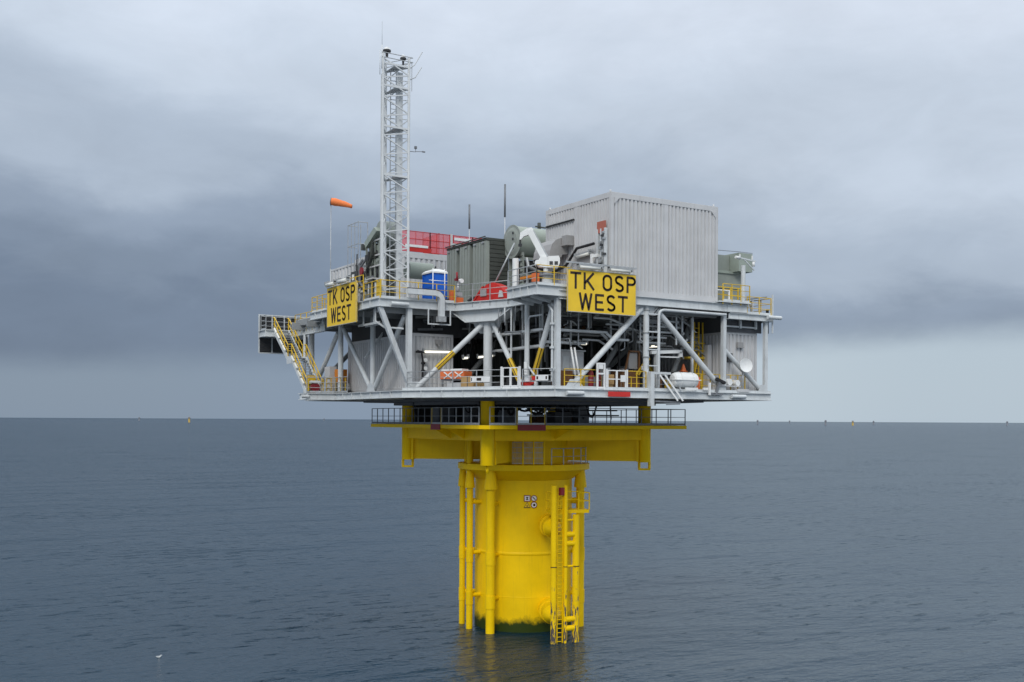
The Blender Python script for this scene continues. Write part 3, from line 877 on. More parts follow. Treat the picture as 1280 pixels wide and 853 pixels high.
def container(label, x0, x1, y0, y1, z0, z1, bays_front=1, bays_left=1, m='cont', cat='container', pitch=.28, name='shipping_container', fr=.22, base=.3, top=.22):
    t = thing(name, label, cat, ((x0 + x1) / 2, (y0 + y1) / 2, z0))
    MB().box(x0 + .16, x1 - .16, y0 + .16, y1 - .16, z0 + .02, z1 - .06).out('inner_box', m, t)
    for (x, y) in ((x0, y0), (x1 - fr, y0), (x0, y1 - fr), (x1 - fr, y1 - fr)):
        MB().box(x, x + fr, y, y + fr, z0, z1).out('corner_post', m, t)
    for (za, zb, w) in ((z0, z0 + base, 0), (z1 - top, z1, .012)):
        MB().box(x0 + fr, x1 - fr, y0 + .01 - w, y0 + .13, za, zb).out('frame_beam', m, t)
        MB().box(x0 + fr, x1 - fr, y1 - .13, y1 - .01, za, zb).out('frame_beam', m, t)
        MB().box(x0 + .01 - w, x0 + .13, y0 + fr, y1 - fr, za, zb).out('frame_beam', m, t)
        MB().box(x1 - .13, x1 - .01, y0 + fr, y1 - fr, za, zb).out('frame_beam', m, t)
    def bays(n, length, fn):
        for k in range(n):
            a = fr + (length - 2 * fr) * k / n + (.16 if k else 0); b = fr + (length - 2 * fr) * (k + 1) / n - (.16 if k < n - 1 else 0)
            fn(a, b).out('corrugated_panel', m, t)
    bays(bays_front, x1 - x0, lambda a, b: corrugated((x0 + a, y0 + .11), (x0 + b, y0 + .11), z0 + base, z1 - top, (0, -1), pitch))
    bays(bays_left, y1 - y0, lambda a, b: corrugated((x0 + .11, y0 + a), (x0 + .11, y0 + b), z0 + base, z1 - top, (-1, 0), pitch))
    corrugated((x0 + fr, y1 - .11), (x1 - fr, y1 - .11), z0 + base, z1 - top, (0, 1), pitch).out('corrugated_panel', m, t)
    corrugated((x1 - .11, y0 + fr), (x1 - .11, y1 - fr), z0 + base, z1 - top, (1, 0), pitch).out('corrugated_panel', m, t)
    for k in range(1, bays_front):
        xm = x0 + fr + (x1 - x0 - 2 * fr) * k / bays_front
        MB().box(xm - .17, xm + .17, y0 + .015, y0 + .14, z0 + base, z1 - top).out('mid_post', m, t)
    for k in range(1, bays_left):
        ym = y0 + fr + (y1 - y0 - 2 * fr) * k / bays_left
        MB().box(x0 + .015, x0 + .14, ym - .17, ym + .17, z0 + base, z1 - top).out('mid_post', m, t)
    MB().box(x0 + .02, x1 - .02, y0 + .02, y1 - .02, z1 + .002, z1 + .03).out('roof', m, t)
    return t


big = container('tall grey corrugated container, largest, behind the right yellow sign', 3.86, 12.52, .05, 7.2, 22.36, 28.55, 2, 2, pitch=.30, top=.3, base=.34)
# corner braces, left wall hatch rail
for (xa, xb) in ((4.1, 4.5), (12.28, 11.88)):
    MB().extrude([(xa, .02, 28.25), (xb, .02, 28.25), (xa, .02, 27.85)], (0, .06, 0)).out('corner_gusset', 'cont', big)
MB().box(3.78, 3.86, 3.9, 7.1, 27.42, 27.52).out('rain_gutter', 'black', big)
MB().box(3.80, 3.90, 3.55, 3.75, 23.2, 28.2).out('door_frame', 'cont', big)
MB().box(3.70, 3.88, 1.9, 3.4, 23.1, 25.2).out('service_panel', 'duct', big)
for y in (.3, 6.9): MB().tube((4.0, y, 28.58), (4.0, y, 28.74), .06).out('lifting_lug', 'cont', big)
MB().tube((12.3, .25, 28.58), (12.3, .25, 28.74), .06).out('lifting_lug', 'cont', big)

container('grey corrugated cabin on the lower deck behind the left diagonal braces', -3.95, -.95, 11.1, 21.9, 16.62, 20.35, 1, 3, pitch=.34, fr=.15, base=.18, top=.16, name='equipment_cabin', cat='cabin')
container('grey corrugated cabin at the right end of the lower deck', 14.0, 16.72, .75, 17.0, 16.62, 20.6, 1, 4, pitch=.36, fr=.15, base=.16, top=.14, name='equipment_cabin', cat='cabin')
rear = container('grey corrugated cabin carrying the red netting fence, behind the mast', -1.7, 8.5, 20.0, 26.0, 22.36, 27.2, 2, 1, pitch=.42, name='equipment_cabin', cat='cabin', top=.4)
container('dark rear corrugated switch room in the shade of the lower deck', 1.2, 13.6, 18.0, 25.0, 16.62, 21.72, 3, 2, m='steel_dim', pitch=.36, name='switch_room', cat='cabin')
container('small plain grey cabin above the left yellow sign', -5.3, -3.0, 17.7, 22.0, 22.36, 25.65, 1, 1, pitch=.6, name='equipment_cabin', cat='cabin', fr=.1, top=.1, base=.1)

# red netting fence on the rear cabin
f = thing('netting_fence', 'red netting fence panels along the rear cabin roof edge', 'fence', (3, 20.1, 27.24))
for k, (xa, xb, n_) in enumerate(((-1.6, .1, 'net_pink'), (.1, 1.9, 'net_pink'), (1.9, 3.6, 'net_pink'), (3.9, 5.6, 'net_pink'), (5.6, 7.4, 'net_pink'))):
    MB().box(xa, xb, 20.1, 20.115, 27.3, 28.8).out('net_panel', n_, f)
    fr_ = MB()
    for x in (xa, xb): fr_.bar((x, 20.1, 27.24), (x, 20.1, 28.85), .06, .06)
    for q in (1, 2): fr_.bar((xa + (xb - xa) * q / 3, 20.1, 27.3), (xa + (xb - xa) * q / 3, 20.1, 28.8), .03, .03)
    for z in (27.3, 27.75, 28.25, 28.82): fr_.bar((xa, 20.1, z), (xb, 20.1, z), .04, .04)
    fr_.out('panel_frame', 'red', f)
MB().box(.1, 2.0, 20.06, 20.09, 27.28, 27.62).out('toe_sheet', 'red', f)
MB().box(-.2, 1.7, 20.02, 20.05, 27.62, 27.80).out('white_board', 'white', f)
MB().box(3.95, 5.4, 20.02, 20.05, 28.45, 28.65).out('white_board', 'white', f)
f2_ = thing('netting_fence', 'solid red folding screen standing across the rear cabin roof', 'fence', (2.8, 21, 27.24))
for k in range(2):
    MB().box(2.75, 2.78, 20.25 + k * 1.3, 21.5 + k * 1.3, 27.28, 28.85).out('net_panel', 'red', f2_)
    pf = MB()
    for y in (20.25 + k * 1.3, 21.5 + k * 1.3): pf.bar((2.74, y, 27.24), (2.74, y, 28.9), .07, .07)
    for z in (27.3, 28.3, 28.86): pf.bar((2.74, 20.25 + k * 1.3, z), (2.74, 21.5 + k * 1.3, z), .06, .05)
    pf.out('panel_frame', 'red_dk', f2_)
for xa in (5.2,):
    MB().box(xa, xa + .03, 20.25, 22.6, 27.28, 28.2).out('net_panel', 'red', f2_)
MB().box(3.62, 3.78, 20.0, 20.1, 27.24, 28.9).out('white_post', 'cont', f)
MB().box(3.78, 6.2, 20.0, 20.1, 28.02, 28.2).out('white_post', 'cont', f)

# ---------------------------------------------------------------- lettering drawn as strokes
def stroke(mb, P, pts, w, e):
    for a, b in zip(pts, pts[1:]):
        d = Vector((b[0] - a[0], b[1] - a[1])); l = d.length
        if l < 1e-6: continue
        d /= l; n = Vector((-d.y, d.x)) * w / 2
        q = [(a[0] + n.x, a[1] + n.y), (b[0] + n.x, b[1] + n.y), (b[0] - n.x, b[1] - n.y), (a[0] - n.x, a[1] - n.y)]
        mb.extrude([P(x, y, 0) for x, y in q], e)
    for p in pts[1:-1]:
        mb.extrude([P(p[0] + w / 2 * math.cos(t * PI / 5), p[1] + w / 2 * math.sin(t * PI / 5), 0) for t in range(10)], tuple(Vector(e) * 1.02))


def arc(cx, cy, rx, ry, a0, a1, n=10):
    return [(cx + rx * math.cos(R(a0 + (a1 - a0) * k / n)), cy + ry * math.sin(R(a0 + (a1 - a0) * k / n))) for k in range(n + 1)]


def glyph(ch, w):
    h = w / 2
    G = {
        'T': ([[(0, 1 - h), (.62, 1 - h)], [(.31, 0), (.31, 1 - h)]], .62),
        'K': ([[(h, 0), (h, 1)], [(.60, 1), (h, .36)], [(.24, .52), (.62, 0)]], .64),
        'O': ([[(h, .30), (h, .70)] + arc(.30, .70, .30 - h, .30 - h, 180, 0) + [(.60 - h, .30)] + arc(.30, .30, .30 - h, .30 - h, 0, -180)], .60),
        'S': ([arc(.29, .735, .29 - h, .265 - h, 25, 200) + arc(.29, .68, .28 - h, .17, 215, 262, 4) + arc(.29, .265, .29 - h, .265 - h, 80, -155, 14)], .58),
        'P': ([[(h, 0), (h, 1 - h), (.34, 1 - h)] + arc(.34, .72, .26 - h, .28 - h, 90, -90) + [(h, .44 + h)]], .60),
        'W': ([[(h * .9, 1), (.23, h * .5), (.42, .92), (.61, h * .5), (.84 - h * .9, 1)]], .84),
        'E': ([[(.56, 1 - h), (h, 1 - h), (h, h), (.56, h)], [(h, .51), (.50, .51)]], .58),
    }
    return G[ch]


def name_board(label, corner, along, wide, high, lines, depth=.06):
    """yellow board; corner = its lower left, along = unit vector to the right as one reads it"""
    a = Vector(along); up = Vector((0, 0, 1)); nrm = a.cross(up)      # towards the reader
    c = Vector(corner)
    t = thing('name_board', label, 'sign', corner, 'yellow station name boards')
    def P(x, y, e): return c + a * x + up * y + nrm * e
    MB().extrude([P(0, 0, 0), P(wide, 0, 0), P(wide, high, 0), P(0, high, 0)], tuple(nrm * depth)).out('board', 'sign_y', t)
    fr = MB()
    for q in ([(0, 0), (wide, 0), (wide, .04), (0, .04)], [(0, high - .04), (wide, high - .04), (wide, high), (0, high)], [(0, .04), (.04, .04), (.04, high - .04), (0, high - .04)], [(wide - .04, .04), (wide, .04), (wide, high - .04), (wide - .04, high - .04)]):
        fr.extrude([P(x, y, depth + .001) for x, y in q], tuple(nrm * .012))
    fr.out('board_rim', 'galv', t)
    bk = MB()
    for x in (.5, wide - .5): bk.extrude([P(x - .05, .1, -.25), P(x + .05, .1, -.25), P(x + .05, high - .1, -.25), P(x - .05, high - .1, -.25)], tuple(nrm * .24))
    bk.out('board_bracket', 'steel', t)
    for (txt, x0, y0, s, wd) in lines:
        x = x0
        for ch in txt:
            if ch == ' ': x += .34 * s * wd; continue
            strokes, adv = glyph(ch, .148)
            mb = MB()
            for st in strokes:
                pts = [(x + q[0] * s * wd, y0 + q[1] * s) for q in st]
                stroke(mb, lambda px_, py_, e: P(px_, py_, depth + .003), pts, .145 * s, tuple(nrm * .012))
            mb.out('letter', 'ink', t)
            x += (adv + .135) * s * wd
    return t


LINES = [('TK OSP', .20, 1.37, 1.0, 1.24), ('WEST', .80, .17, 1.0, 1.20)]
nb = name_board('yellow board lettered TK OSP WEST on the right front edge below the tall container', (.26, -.5, 21.04), (1, 0, 0), 5.08, 2.52, LINES)
name_board('yellow board lettered TK OSP WEST on the left flank beside the mast', (-7.35, 17.42, 21.0), (0, -1, 0), 5.06, 2.7, [('TK OSP', .20, 1.48, 1.02, 1.16), ('WEST', .72, .25, 1.02, 1.12)])

# ---------------------------------------------------------------- lamp fittings
def strip_lamp(label, p, q, lit=False, r=.11, group='strip lamps on the platform'):
    t = thing('strip_lamp', label, 'lamp', p, group)
    p, q = Vector(p), Vector(q)
    MB().bar(p, q, .2, .07).out('housing', 'galv', t)
    d = (q - p) * .06
    MB().cone(p + d - Vector((0, 0, .1)), q - d - Vector((0, 0, .1)), r, r, 10).out('lamp_tube', 'lamp' if lit else 'lens', t)
    for e in (p, q):
        MB().bar(e, e + (q - p).normalized() * .06, .24, .26).out('end_cap', 'galv', t)
    return t


strip_lamp('left strip lamp above the right yellow board', (.9, -.7, 23.8), (2.6, -.7, 23.8))
strip_lamp('right strip lamp above the right yellow board', (3.15, -.7, 23.8), (4.85, -.7, 23.8))
solo('lamp_rail', MB().bar((.1, -.64, 23.92), (5.3, -.64, 23.92), .07, .09).bar((.6, -.64, 23.9), (.6, -.27, 23.5), .05, .05).bar((2.85, -.64, 23.9), (2.85, -.27, 23.5), .05, .05).bar((4.95, -.64, 23.9), (4.95, -.27, 23.5), .05, .05),
     'galv', 'thin steel rail carrying the lamps over the right yellow board', 'rail', loc=(.4, -.68, 23.9))
strip_lamp('front strip lamp above the left yellow board', (-7.6, 13.3, 23.95), (-7.6, 15.0, 23.95), r=.15)
strip_lamp('rear strip lamp above the left yellow board', (-7.6, 15.5, 23.95), (-7.6, 17.1, 23.95), r=.15)
strip_lamp('strip lamp on the plain cabin over the left board', (-5.9, 18.8, 24.55), (-5.9, 20.9, 24.55))
for k, (lab, p, q) in enumerate((('lit strip lamp on the cabin behind the striped brace', (-3.4, 10.75, 19.25), (-1.1, 10.75, 19.3)),
                                 ('lit strip lamp hanging right of the left cabin', (-.5, 10.6, 18.9), (-.1, 10.6, 18.95)),
                                 ('lit strip lamp left of the round main column', (.6, 10.6, 19.0), (1.8, 10.4, 19.15)),
                                 ('lit strip lamp between round column and striped brace', (2.2, 4.2, 19.75), (3.3, 4.0, 19.75)),
                                 ('lit strip lamp under the right yellow board', (2.6, 3.0, 19.65), (3.6, 3.0, 19.65)),
                                 ('short lit lamp below the right board corner', (3.8, 3.0, 19.62), (4.2, 3.0, 19.62)),
                                 ('lit strip lamp beyond the pipe frame on the right', (9.6, 3.4, 19.7), (10.3, 3.4, 19.75)))):
    strip_lamp(lab, p, q, True, .07)

# ---------------------------------------------------------------- upper deck: mast
def mast():
    A, Bq, Cq = Vector((-6.55, 10.3, 0)), Vector((-4.72, 10.3, 0)), Vector((-5.6, 11.95, 0))
    t = thing('lattice_mast', 'tall pale grey triangular lattice mast above the left deck corner', 'mast', (-5.6, 10.8, 22.36))
    z0, z1 = 22.36, 37.6
    up = lambda p, z: (p.x, p.y, z)
    for p in (A, Bq, Cq):
        MB().tube(up(p, z0), up(p, z1 + .4), .085, 12).out('mast_leg', 'mast', t)
        MB().box(p.x - .22, p.x + .22, p.y - .22, p.y + .22, z0, z0 + .05).out('base_plate', 'mast', t)
    per = 1.235
    for (p, q, w) in ((A, Bq, .075), (Bq, Cq, .045), (Cq, A, .045)):
        z = z0 + .55
        down = up_ = None
        while z + per < z1 + .2:
            if down is None:
                down = MB().bar(up(p, z), up(q, z + .36), w, w).out('lattice_strut', 'mast', t)
                up_ = MB().bar(up(q, z + .36), up(p, z + per), w, w).out('lattice_strut', 'mast', t)
                zz = z
            else:
                place(down, t, (0, 0, z - zz)); place(up_, t, (0, 0, z - zz))
            z += per
    for z in (30.3, 33.4, 36.0, 37.4):
        MB().prism([(Bq.x - .9, Bq.y + .1), (Bq.x + .02, Bq.y + .1), (Cq.x, Cq.y)], z, z + .05).out('rest_plate', 'galv', t)
        for (p, q) in ((A, Bq), (Bq, Cq), (Cq, A)):
            MB().bar(up(p, z), up(q, z), .09, .12).out('ring_strut', 'mast', t)
    # cable trays and ladder inside
    MB().box(-5.98, -5.56, 11.82, 11.88, z0, z1 - .4).out('cable_tray', 'mast', t)
    MB().box(-5.24, -4.84, 10.95, 11.0, z0, z1 - .4).out('cable_tray', 'mast', t)
    for x in (-5.55, -5.15): MB().bar((x, 11.3, z0), (x, 11.3, z1 - .2), .05, .05).out('ladder_stile', 'galv', t)
    rg = None
    for k in range(50):
        z = z0 + .3 + k * .305
        if rg is None: rg = MB().bar((-5.55, 11.3, z), (-5.15, 11.3, z), .03, .03).out('rung', 'galv', t); zb = z
        else: place(rg, t, (0, 0, z - zb))
    # top rail
    tr = MB()
    for z in (37.75, 38.05):
        tr.path([(A.x - .1, A.y - .05, z), (Bq.x + .25, Bq.y - .05, z), (Cq.x + .1, Cq.y + .1, z), (A.x - .1, A.y - .05, z)], .03, 6)
    tr.out('top_rail', 'galv', t)
    MB().tube((A.x - .08, A.y, 37.0), (A.x - .08, A.y, 38.5), .035).tube((A.x - .22, A.y, 36.6), (A.x - .22, A.y, 38.2), .022).out('aerial_bracket', 'mast', t)
    MB().tube((A.x - .08, A.y, 38.5), (A.x - .08, A.y, 40.0), .012, 6).out('whip_aerial', 'galv', t)
    for (x, y, z, r) in ((-6.2, 10.5, 38.2, .26), (-5.0, 10.6, 37.95, .2)):
        b = MB().lathe((x, y), [(r * .3, z - .35), (r * .4, z - .02), (r, z), (r, z + .1), (r * .6, z + .16)], 16).out('warning_beacon', 'dark', t)
        MB().lathe((x, y), [(r * .85, z + .12), (r * .7, z + .24), (r * .2, z + .3)], 16).out('dome', 'white', b)
    MB().path([(Bq.x, Bq.y, 37.3), (Bq.x + .35, Bq.y - .1, 37.6), (Bq.x + .85, Bq.y - .2, 38.5)], .03, 6).path([(Bq.x, Bq.y, 36.6), (Bq.x + .4, Bq.y - .1, 36.8), (Bq.x + .8, Bq.y - .2, 37.5)], .03, 6).path([(Bq.x + .2, Bq.y, 35.9), (Bq.x + .2, Bq.y, 37.8)], .025, 6).out('aerial_arm', 'galv', t)
    MB().path([(Bq.x, Bq.y, 32.0), (Bq.x + .45, Bq.y - .1, 32.0), (Bq.x + .45, Bq.y - .1, 32.25)], .025, 6).box(Bq.x + .38, Bq.x + .52, Bq.y - .17, Bq.y - .03, 32.2, 32.36).box(Bq.x + .9, Bq.x + 1.1, Bq.y - .2, Bq.y - .1, 32.03, 32.1).path([(Bq.x + .45, Bq.y - .1, 32.02), (Bq.x + 1.0, Bq.y - .15, 32.08)], .02, 6).out('wind_sensor', 'galv_dark', t)


mast()
# windsock
t = thing('windsock', 'orange windsock streaming to the right on a thin pole left of the mast', 'windsock', (-6.0, 20.3, 22.36))
MB().tube((-6.0, 20.3, 22.36), (-6.0, 20.3, 30.1), .03, 8).tube((-6.0, 20.3, 22.36), (-6.0, 20.3, 25.5), .05, 8).out('pole', 'galv', t)
a = Vector((-6.0, 20.3, 30.35)); d = Vector((cs * .9 + .1, -sn, -.13)).normalized()
sk = MB()
prof = [(0, .25), (.3, .27), (.7, .235), (1.05, .2), (1.35, .15), (1.5, .135), (1.53, .12)]
prev = None
s_ = d.cross(Vector((0, 0, 1))).normalized(); u_ = s_.cross(d)
for x, r in prof:
    c = a + d * x + Vector((0, 0, -.07 * x * x))
    ring = [sk.bm.verts.new(c + s_ * r * math.cos(2 * PI * k / 16) + u_ * r * math.sin(2 * PI * k / 16) * (1 + .06 * math.sin(k * 2.1 + x * 5))) for k in range(16)]
    if prev:
        for k in range(16):
            f = sk.bm.faces.new([prev[k], prev[(k + 1) % 16], ring[(k + 1) % 16], ring[k]]); f.smooth = True
    prev = ring
sk.out('sock', 'sock', t)
rim = MB()
pts = [a + s_ * .25 * math.cos(2 * PI * k / 16) + u_ * .25 * math.sin(2 * PI * k / 16) for k in range(17)]
rim.path(pts, .03, 6).tube(a + d * 0 - u_ * .25, (-6.0, 20.3, 30.0), .025, 6)
rim.out('hoop', 'galv_dark', t)

# portable toilet
t = thing('portable_toilet', 'blue portable toilet with white roof behind the left deck rail', 'toilet', (-3.2, 11.1, 22.36))
x0, x1, y0, y1 = -2.83, -1.82, 10.5, 11.85
MB().box(x0, x1, y0, y1, 22.44, 24.35).out('cabin', 'blue', t)
MB().box(x0 - .02, x1 + .02, y0 - .02, y1 + .02, 22.36, 22.46).out('skid_base', 'blue', t)
for (x, y) in ((x0, y0), (x1, y0), (x0, y1), (x1, y1)):
    MB().box(x - .05, x + .05, y - .05, y + .05, 22.45, 24.36).out('corner_post', 'blue', t)
MB().box(x0 + .16, x1 - .16, y0 - .035, y0, 22.55, 24.1).out('door', 'blue', t)
for (za, zb) in ((22.65, 23.25), (23.4, 24.15)):
    MB().box(x0 - .03, x0, y0 + .18, y1 - .18, za, zb).out('wall_panel', 'blue', t)
rf = MB()
lv = [(0.08, 24.34), (.08, 24.44), (-.10, 24.58), (-.34, 24.66)]
pr = None
for e, z in lv:
    ring = [rf.bm.verts.new(p) for p in ((x0 - e, y0 - e, z), (x1 + e, y0 - e, z), (x1 + e, y1 + e, z), (x0 - e, y1 + e, z))]
    if pr:
        for k in range(4): rf.bm.faces.new([pr[k], pr[(k + 1) % 4], ring[(k + 1) % 4], ring[k]])
    pr = ring
rf.bm.faces.new(pr)
rf.out('roof', 'white', t)
MB().tube((x1 - .2, y1 - .2, 24.6), (x1 - .2, y1 - .2, 24.95), .06).out('vent_pipe', 'black', t)
t = thing('pipe_goalpost', 'white goalpost of pipes standing before the blue toilet', 'goalpost', (-3.1, 9.9, 22.36))
for x in (-3.12, -2.25): MB().tube((x, 9.9, 22.3), (x, 9.9, 24.55), .032).out('upright', 'white', t)
MB().tube((-3.4, 9.9, 23.75), (-2.05, 9.9, 23.75), .024).out('cross_bar', 'white', t)

# radiator bank
t = thing('radiator_bank', 'large grey green cooling radiator bank right of the blue toilet', 'radiator', (2, 13, 22.36))
X0, X1, Y0, Y1, Z0, Z1 = 1.25, 3.0, 10.5, 16.2, 22.55, 27.05
MB().box(X0 + .28, X1, Y0 + .06, Y1, Z0, Z1 - .1).out('core', 'green_dk', t)
n = 15
fin = None
for k in range(n):
    y = Y0 + .04 + k * (Y1 - Y0) / n
    if k in (5, 10): continue
    if fin is None: fin = MB().box(X0, X0 + .26, y, y + .30, Z0 - .08, Z1 - .2).out('fin_panel', 'green', t); yb = y
    else: place(fin, t, (0, y - yb, 0))
MB().box(X0 - .02, X1 + .02, Y0 - .02, Y1, Z1 - .16, Z1).out('header', 'green_dk', t)
MB().bar((X0 - .1, Y0, Z1 + .05), (X0 - .1, Y1, Z1 + .05), .07, .07).out('top_rail', 'green_dk', t)
for k in range(15):
    z = Z0 + k * .29
    MB().box(X0 + .27, X1 - .04, Y0 - .02 - .02, Y0 + .05, z, z + .255).out('end_louvre', 'green_dk', t)
for y in (10.8, 11.9, 13.2, 14.4, 15.7):
    MB().bar((X0 - .02, y, Z1 - .3), (X0 - .02, y + .3, Z1 - .3), .1, .12).out('pipe_clamp', 'galv', t)
MB().box(X0, X1, Y0, Y1, 22.36, 22.5).out('plinth', 'dark', t)

# expansion drum on its frame
t = thing('expansion_drum', 'horizontal grey green oil drum above the pipework, behind the white crane', 'tank', (4.5, 9.5, 22.36))
MB().cone((2.75, 9.6, 26.75), (7.8, 9.6, 26.75), 1.08, 1.08, 40).out('drum', 'pale_green', t)
MB().cone((2.70, 9.6, 26.75), (2.78, 9.6, 26.75), 1.14, 1.14, 40).out('end_flange', 'green', t)
MB().cone((2.62, 9.6, 26.75), (2.71, 9.6, 26.75), .75, 1.0, 40).out('dished_end', 'green', t)
for y in (8.9, 10.4):
    for x in (3.1, 6.8): MB().bar((x, y, 22.36), (x, y, 26.0), .2, .2).out('stand_leg', 'green', t)
for z in (23.4, 24.5, 25.6):
    MB().bar((3.1, 8.9, z), (6.8, 8.9, z), .14, .16).out('stand_beam', 'green', t)
for k in range(9): MB().bar((2.95, 8.62 + .0 * k, 22.9 + k * .35), (2.95, 9.25, 22.9 + k * .35), .04, .05).out('rung', 'green_dk', t)
MB().tube((4.9, 9.6, 27.8), (4.9, 9.6, 28.25), .12).tube((4.6, 9.6, 27.98), (7.6, 9.6, 27.9), .05).out('top_fitting', 'green_dk', t)
for (x, z) in ((2.6, 26.9), (2.6, 26.3), (2.6, 27.3)): MB().tube((x - .03, 9.3, z), (x + .05, 9.3, z), .08).out('gauge', 'dark', t)
MB().path([(3.4, 8.8, 25.6), (3.4, 8.6, 25.0), (4.4, 8.6, 24.7), (4.4, 8.6, 23.0)], .12, 10).path([(3.9, 8.7, 25.4), (5.3, 8.7, 25.2), (5.3, 8.7, 23.2)], .1, 10).path([(4.6, 8.4, 26), (4.9, 8.3, 24.6), (5.4, 8.4, 23.4)], .05, 8).path([(4.7, 8.3, 26), (5.1, 8.2, 24.6), (5.6, 8.3, 23.4)], .05, 8).out('pipework', 'galv', t)
MB().box(3.3, 6.9, 9.0, 10.3, 22.4, 25.5).out('machinery', 'dark', t)

# red winch housing
t = thing('winch_housing', 'red rounded winch housing with sloped side on the notched deck corner', 'winch', (.2, 7.8, 22.36))
def rp(a, e, z): return tuple(mid + ax * a + nd * (e + .9) + Vector((0, 0, z)))
side = [rp(-1.35, 0, 22.38), rp(1.5, 0, 22.38), rp(1.35, 0, 22.75), rp(1.05, 0, 23.1), rp(.75, 0, 23.4), rp(.2, 0, 23.62), rp(-.3, 0, 23.5), rp(-.55, 0, 23.3)]
MB().extrude(side, tuple(nd * .9)).out('hood', 'red', t)
MB().extrude([rp(-1.5, -.06, 22.38), rp(-1.36, -.06, 22.38), rp(-.48, -.06, 23.4), rp(-.62, -.06, 23.4)], tuple(nd * .08)).out('side_brace', 'red', t)
MB().extrude([rp(-.75, -.08, 22.75), rp(-.25, -.08, 22.75), rp(-.25, -.08, 23.2), rp(-.75, -.08, 23.2)], tuple(nd * .06)).out('cover_plate', 'duct', t)
MB().extrude([rp(.75, -.08, 22.6), rp(1.15, -.08, 22.6), rp(1.05, -.08, 23.0), rp(.85, -.08, 23.05)], tuple(nd * .06)).out('cover_plate', 'cont', t)
MB().extrude([rp(-.3, -.1, 22.37), rp(.6, -.1, 22.37), rp(.6, -.1, 22.46), rp(-.3, -.1, 22.46)], tuple(nd * .1)).out('base_rail', 'steel', t)
MB().tube(rp(.15, .3, 23.55), rp(1.25, 1.0, 26.2), .055, 8).out('boom', 'galv', t)
# hydrant station
t = thing('hydrant_station', 'orange based hydrant valve stand before the radiator bank', 'hydrant', (-1.2, 9.95, 22.36))
MB().box(-1.55, -.9, 9.8, 10.2, 22.38, 22.75).out('base', 'orange', t)
MB().box(-1.85, -1.6, 9.85, 10.05, 22.38, 23.2).out('hose_box', 'orange', t)
MB().tube((-1.2, 10, 22.7), (-1.2, 10, 23.9), .09).out('standpipe', 'galv', t)
MB().box(-1.45, -.95, 9.85, 10.1, 22.85, 23.1).box(-1.45, -1.3, 9.8, 10.1, 23.2, 23.4).out('valve_block', 'galv', t)
MB().tube((-1.05, 9.75, 23.85), (-1.05, 10.05, 23.85), .15, 14).out('gauge', 'white', t)
MB().tube((-1.38, 9.8, 23.9), (-1.38, 9.85, 24.4), .07).box(-1.48, -1.28, 9.8, 10, 23.85, 24.0).out('handwheel', 'red_dk', t)
t = solo('cable_coils', MB().path([(-.7 + .35 * k / 8 * 5, 9.5 - .3 * k / 8, 22.5 + .25 * abs(math.sin(k * .9))) for k in range(13)], .1, 8).path([(-2.3 + .1 * k, 10.1, 22.45 + .18 * abs(math.sin(k))) for k in range(8)], .08, 8),
         'black', 'black cables lying in humps at the foot of the radiators', 'cables', loc=(-.5, 9.5, 22.36))
# bent cable duct hanging over the edge left of the toilet
t = thing('cable_duct', 'wide pale cable duct bending down over the left deck edge', 'duct', (-3.2, 9.2, 22.4))
pts = [(-5.3, 22.86), (-3.35, 22.86), (-3.08, 22.80), (-2.9, 22.66), (-2.82, 22.45), (-2.82, 21.35)]
for (off, m_, nm, d0, d1) in ((0, 'steel', 'duct_body', 9.05, 9.38), (.1, 'black', 'duct_seal', 9.12, 9.30)):
    mb = MB()
    o_ = [Vector(p) for p in pts]
    nr = []
    for i, p in enumerate(o_):
        d = (o_[min(i + 1, len(o_) - 1)] - o_[max(i - 1, 0)]).normalized(); nr.append(Vector((-d.y, d.x)))
    if nm == 'duct_body': inn, outr = -.20, .14
    else: inn, outr = .14, .20
    for i in range(len(o_) - 1):
        q = [o_[i] + nr[i] * inn, o_[i + 1] + nr[i + 1] * inn, o_[i + 1] + nr[i + 1] * outr, o_[i] + nr[i] * outr]
        mb.extrude([(v.x, d0, v.y) for v in q], (0, d1 - d0, 0))
    mb.out(nm, m_, t)
MB().box(-3.15, -2.6, 9.0, 9.4, 21.0, 21.35).out('duct_mouth', 'galv', t)
solo('pipe_bracket', MB().bar((-3.75, 9.3, 21.8), (-3.75, 9.3, 20.85), .07, .07).bar((-2.15, 9.3, 21.8), (-2.15, 9.3, 20.85), .07, .07).bar((-3.78, 9.3, 20.85), (-2.12, 9.3, 20.85), .08, .08),
     'steel', 'pale U shaped bracket hanging below the left deck edge', 'bracket', loc=(-3, 9.3, 21.8))

# transformer coolers at the left
t = thing('cooler_unit', 'grey green cooler with drum and small platform left of the mast', 'cooler', (-5, 14.5, 22.36))
MB().box(-5.1, -4.4, 12.6, 15.6, 22.4, 26.6).out('tank', 'green_dk', t)
MB().cone((-5.5, 12.9, 27.05), (-4.3, 12.9, 27.05), .8, .8, 28).out('drum', 'green', t)
MB().cone((-2.75, 14.5, 25.0), (-.9, 14.5, 25.0), .58, .58, 28).out('drum', 'pale_green', t)
MB().extrude([(-5.9, 14.6, 26.6), (-5.9, 13.0, 27.4), (-5.9, 12.6, 27.1), (-5.9, 14.4, 26.2)], (.5, 0, 0)).out('sloped_cover', 'pale_green', t)
for y in (12.75, 13.5, 14.2, 14.9): MB().bar((-5.6, y, 22.4), (-5.6, y, 26.7), .09, .09).out('frame_post', 'green', t)
for z in (24.0, 24.9, 25.6, 26.6): MB().bar((-5.62, 12.6, z), (-5.62, 15.2, z), .08, .1).out('frame_beam', 'cont', t)
MB().box(-5.9, -5.2, 13.2, 14.5, 24.02, 24.1).out('small_platform', 'cont', t)
